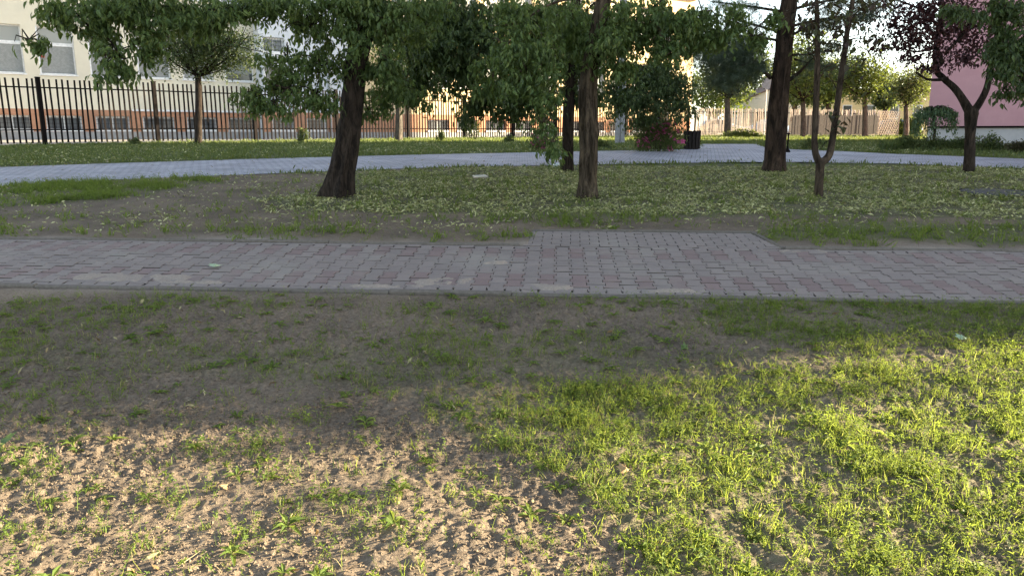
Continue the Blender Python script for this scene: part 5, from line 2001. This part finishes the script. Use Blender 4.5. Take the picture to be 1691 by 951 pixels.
# ------------------------------------------------------------------ cars
def paint(name, c):
    m, t, b = new_mat(name)
    n = noise(t, 3, 3, .5, coords(t))
    r = ramp(t, n.outputs[0], [(.3, tuple(x * .9 for x in c)), (.7, c)])
    t.links.new(r.outputs[0], b.inputs['Base Color'])
    b.inputs['Roughness'].default_value = .22
    b.inputs['Coat Weight'].default_value = .6
    return m


def car(label, px, y, col, flip=1, group='cars parked behind the fence'):
    x = PX(px, y); z = float(g(y)) + .01
    t = thing('parked_car', label, 'car', (x, y, z), 0 if flip > 0 else math.pi, group)
    # stations along the length: x, sill z, belt z, roof z, half widths at sill, belt, roof
    ST = [(-2.08, .42, .62, .62, .62, .66, .60), (-2.02, .30, .80, .82, .76, .78, .66), (-1.75, .24, .90, .95, .82, .84, .66), (-1.45, .22, .94, 1.30, .84, .86, .60), (-1.05, .21, .95, 1.43, .85, .87, .58), (-.3, .21, .94, 1.47, .85, .87, .60),
          (.3, .21, .93, 1.42, .85, .87, .60), (.75, .21, .92, 1.20, .85, .86, .62), (1.05, .21, .90, .94, .84, .85, .66), (1.6, .24, .82, .84, .82, .82, .62), (1.95, .30, .70, .71, .74, .72, .56), (2.05, .42, .56, .57, .6, .6, .5)]
    V = []; Fs = []
    for (sx_, zs_, zb_, zr_, ws, wb_, wr) in ST:
        V += [(sx_, -ws, zs_), (sx_, -wb_, (zs_ + zb_) / 2), (sx_, -wb_ * .985, zb_), (sx_, -wr, zr_ - .02), (sx_, -wr * .5, zr_ + .015), (sx_, wr * .5, zr_ + .015), (sx_, wr, zr_ - .02), (sx_, wb_ * .985, zb_), (sx_, wb_, (zs_ + zb_) / 2), (sx_, ws, zs_)]
    n = 10
    for i in range(len(ST) - 1):
        for k in range(n):
            Fs.append((i * n + k, i * n + (k + 1) % n, (i + 1) * n + (k + 1) % n, (i + 1) * n + k))
    Fs.append(tuple(range(n))); Fs.append(tuple(range((len(ST) - 1) * n, len(ST) * n))[::-1])
    o = link('body', np_mesh('body', np.array(V), Fs, paint('car_paint', col), True), t)
    for sd in (-1, 1):
        mb = MB()
        for (i0, i1, a, b_) in ((3, 5, .10, .97), (5, 7, .03, .88)):
            qs = []
            for i, f_ in ((i0, a), (i1, 1 - (1 - b_))):
                sx_, zs_, zb_, zr_, ws, wb_, wr = ST[i]
                for u in (.12, .88):
                    zz = zb_ + (zr_ - zb_) * u; ww = wb_ * .985 + (wr - wb_ * .985) * u + .012
                    qs.append((sx_ + (.12 if i == i0 else -.08), sd * ww, zz))
            mb.add(qs, [(0, 2, 3, 1)])
        mb.build('side_window', M['glass'], t)
    for i0, i1, nm in ((7, 8, 'windscreen'), (2, 3, 'rear_window')):
        a, b_ = ST[i0], ST[i1]
        mb = MB()
        mb.add([(a[0], -a[6] * .9, a[3] + .02), (a[0], a[6] * .9, a[3] + .02), (b_[0], b_[6] * .9, b_[3] + .02), (b_[0], -b_[6] * .9, b_[3] + .02)], [(0, 1, 2, 3)])
        mb.build(nm, M['glass'], t)
    for wx in (-1.28, 1.30):
        for sd in (-1, 1):
            mb = MB(); mb.cyl((wx, sd * .70, .31), (wx, sd * .885, .31), .315, n=24); wh = mb.build('wheel', M['rubber'], t, True)
            mb = MB(); mb.cyl((wx, sd * .886, .31), (wx, sd * .90, .31), .20, .17, n=16); mb.build('rim', M['steel'], wh)
    for sd in (-1, 1):
        mb = MB(); mb.box(1.93, 2.01, sd * .60 - .12, sd * .60 + .12, .58, .68); mb.build('headlight', M['white_frame'], t)
        mb = MB(); mb.box(-2.075, -2.0, sd * .62 - .09, sd * .62 + .09, .64, .80); mb.build('tail_light', M['red_cloth'], t)
    return t


car('dark blue car parked beyond the end of the lattice gate', 1480, 71.0, (.012, .02, .045), 1, None)
car('silver car behind the wooden pickets right of the litter bin', 1190, 71.0, (.42, .43, .45), 1)
car('pale blue car behind the wooden pickets just left of the pine trunk', 1262, 71.5, (.25, .36, .55), -1)

# ------------------------------------------------------------------ manhole and small litter
mp2 = P(1645, 320)
mh = thing('manhole', 'dark round concrete manhole cover raised above the leaf litter at right', 'manhole', mp2)
mh.rotation_euler = (slope_at(mp2.y), 0, 0)
mb = MB(); mb.lathe([(.66, -.1), (.66, .012), (.64, .022), (.52, .022), (.50, .012), (.5, -.05)], 36); mb.build('ring', M['wood_slat'], mh)
mb = MB(); mb.lathe([(.49, -.05), (.49, .025), (.47, .032), (.1, .036)], 36); mb.build('lid', surf('dark_concrete', (.05, .05, .05), (.10, .10, .10), 14, .9, .4), mh)

p = P(793, 296)
bx_ = thing('carton_tray', 'small pale carton lying on the leaf litter between the two front trunks', 'litter', p, .35)
mb = MB(); mb.box(-.12, .12, -.08, .08, .01, .05, lambda x, y_, z: (x + .02 * z, y_, z + .12 * y_)); mb.build('box', M['wood_pale'], bx_)
mb = MB(); mb.box(-.125, .125, -.085, .085, .052, .062, lambda x, y_, z: (x + .02 * z, y_, z + .12 * y_ + .03 * x)); mb.build('lid', surf('card', (.5, .47, .4), (.62, .58, .5), 20), bx_)
p = P(919, 276)
ca = thing('drink_can', 'crumpled white and blue can at the foot of the dark trunk', 'litter', p + Vector((0, 0, .04)), .4)
mb = MB()
prof = [(.018, -.07), (.032, -.062), (.033, -.03), (.028, 0), (.033, .03), (.033, .06), (.02, .07)]
mb.lathe(prof, 14); o = mb.build('shell', plain('can_white', (.75, .8, .85), .35), ca, True, rot=(1.4, .2, 0)); o.scale = (1.3, 1.3, 1.3)
mb = MB(); mb.lathe([(.0335, -.02), (.0300, 0), (.0335, .022)], 14); o = mb.build('label_band', plain('can_blue', (.02, .25, .5), .4), ca, True, rot=(1.4, .2, 0)); o.scale = (1.33, 1.33, 1.3)


def palm_leaf(L, cup=.12):
    """lobed maple leaf with raised veins"""
    pts = []
    lob = [(0, 1.0), (16, .62), (30, .55), (44, .85), (62, .52), (78, .48), (98, .62), (125, .38), (160, .18)]
    for a, r_ in lob: pts.append((math.sin(R(a)) * r_, math.cos(R(a)) * r_))
    for a, r_ in reversed(lob[1:]): pts.append((-math.sin(R(a)) * r_, math.cos(R(a)) * r_))
    V = [(0, 0, .02)] + [(x * L, y_ * L, cup * L * (x * x + .6 * y_ * y_) + random.uniform(-.01, .01) * L) for x, y_ in pts]
    n = len(pts)
    return V, [(0, 1 + (i + 1) % n, 1 + i) for i in range(n)]


def big_leaf(label, px, py, L, yaw, tilt, mat, dz=.012):
    p = P(px, py)
    t = thing('fallen_leaf', label, 'leaf', p + Vector((0, 0, dz)), yaw)
    V, Fs = palm_leaf(L)
    mb = MB(); mb.add(V, Fs); mb.build('blade', mat, t, rot=(tilt + slope_at(p.y), 0, 0))
    mb = MB(); mb.bar((0, 0, .012), (.01, -L * .8, .02), L * .03); mb.build('stalk', mat, t, rot=(slope_at(p.y), 0, 0))


M['pale_leaf'] = surf('pale_leaf', (.22, .30, .19), (.34, .42, .29), 30, .7, .2)
M['green_leaf'] = surf('green_leaf', (.06, .10, .03), (.10, .15, .04), 30, .55, .2)
M['tan_leaf'] = surf('tan_leaf', (.24, .15, .07), (.38, .27, .14), 30, .7, .2)
big_leaf('pale green maple leaf lying alone on the grey pavers', 357, 443, .085, 1.2, .05, M['pale_leaf'], .02)
big_leaf('dark green leaf on the soil at the left picture edge', 8, 740, .075, -1.0, .5, M['green_leaf'], .03)
big_leaf('bluish pale leaf among the weeds below the kerb at right', 1588, 566, .06, .4, .25, M['pale_leaf'], .03)
big_leaf('tan dry leaf on the bare soil in the lower left', 372, 810, .035, 2.2, .6, M['tan_leaf'])
big_leaf('orange brown dry leaf in the grass at the lower middle', 1030, 790, .05, .7, .6, M['tan_leaf'], .04)
big_leaf('upright green leaf on the soil below the middle of the path', 1130, 580, .045, .2, 1.2, M['green_leaf'], .02)
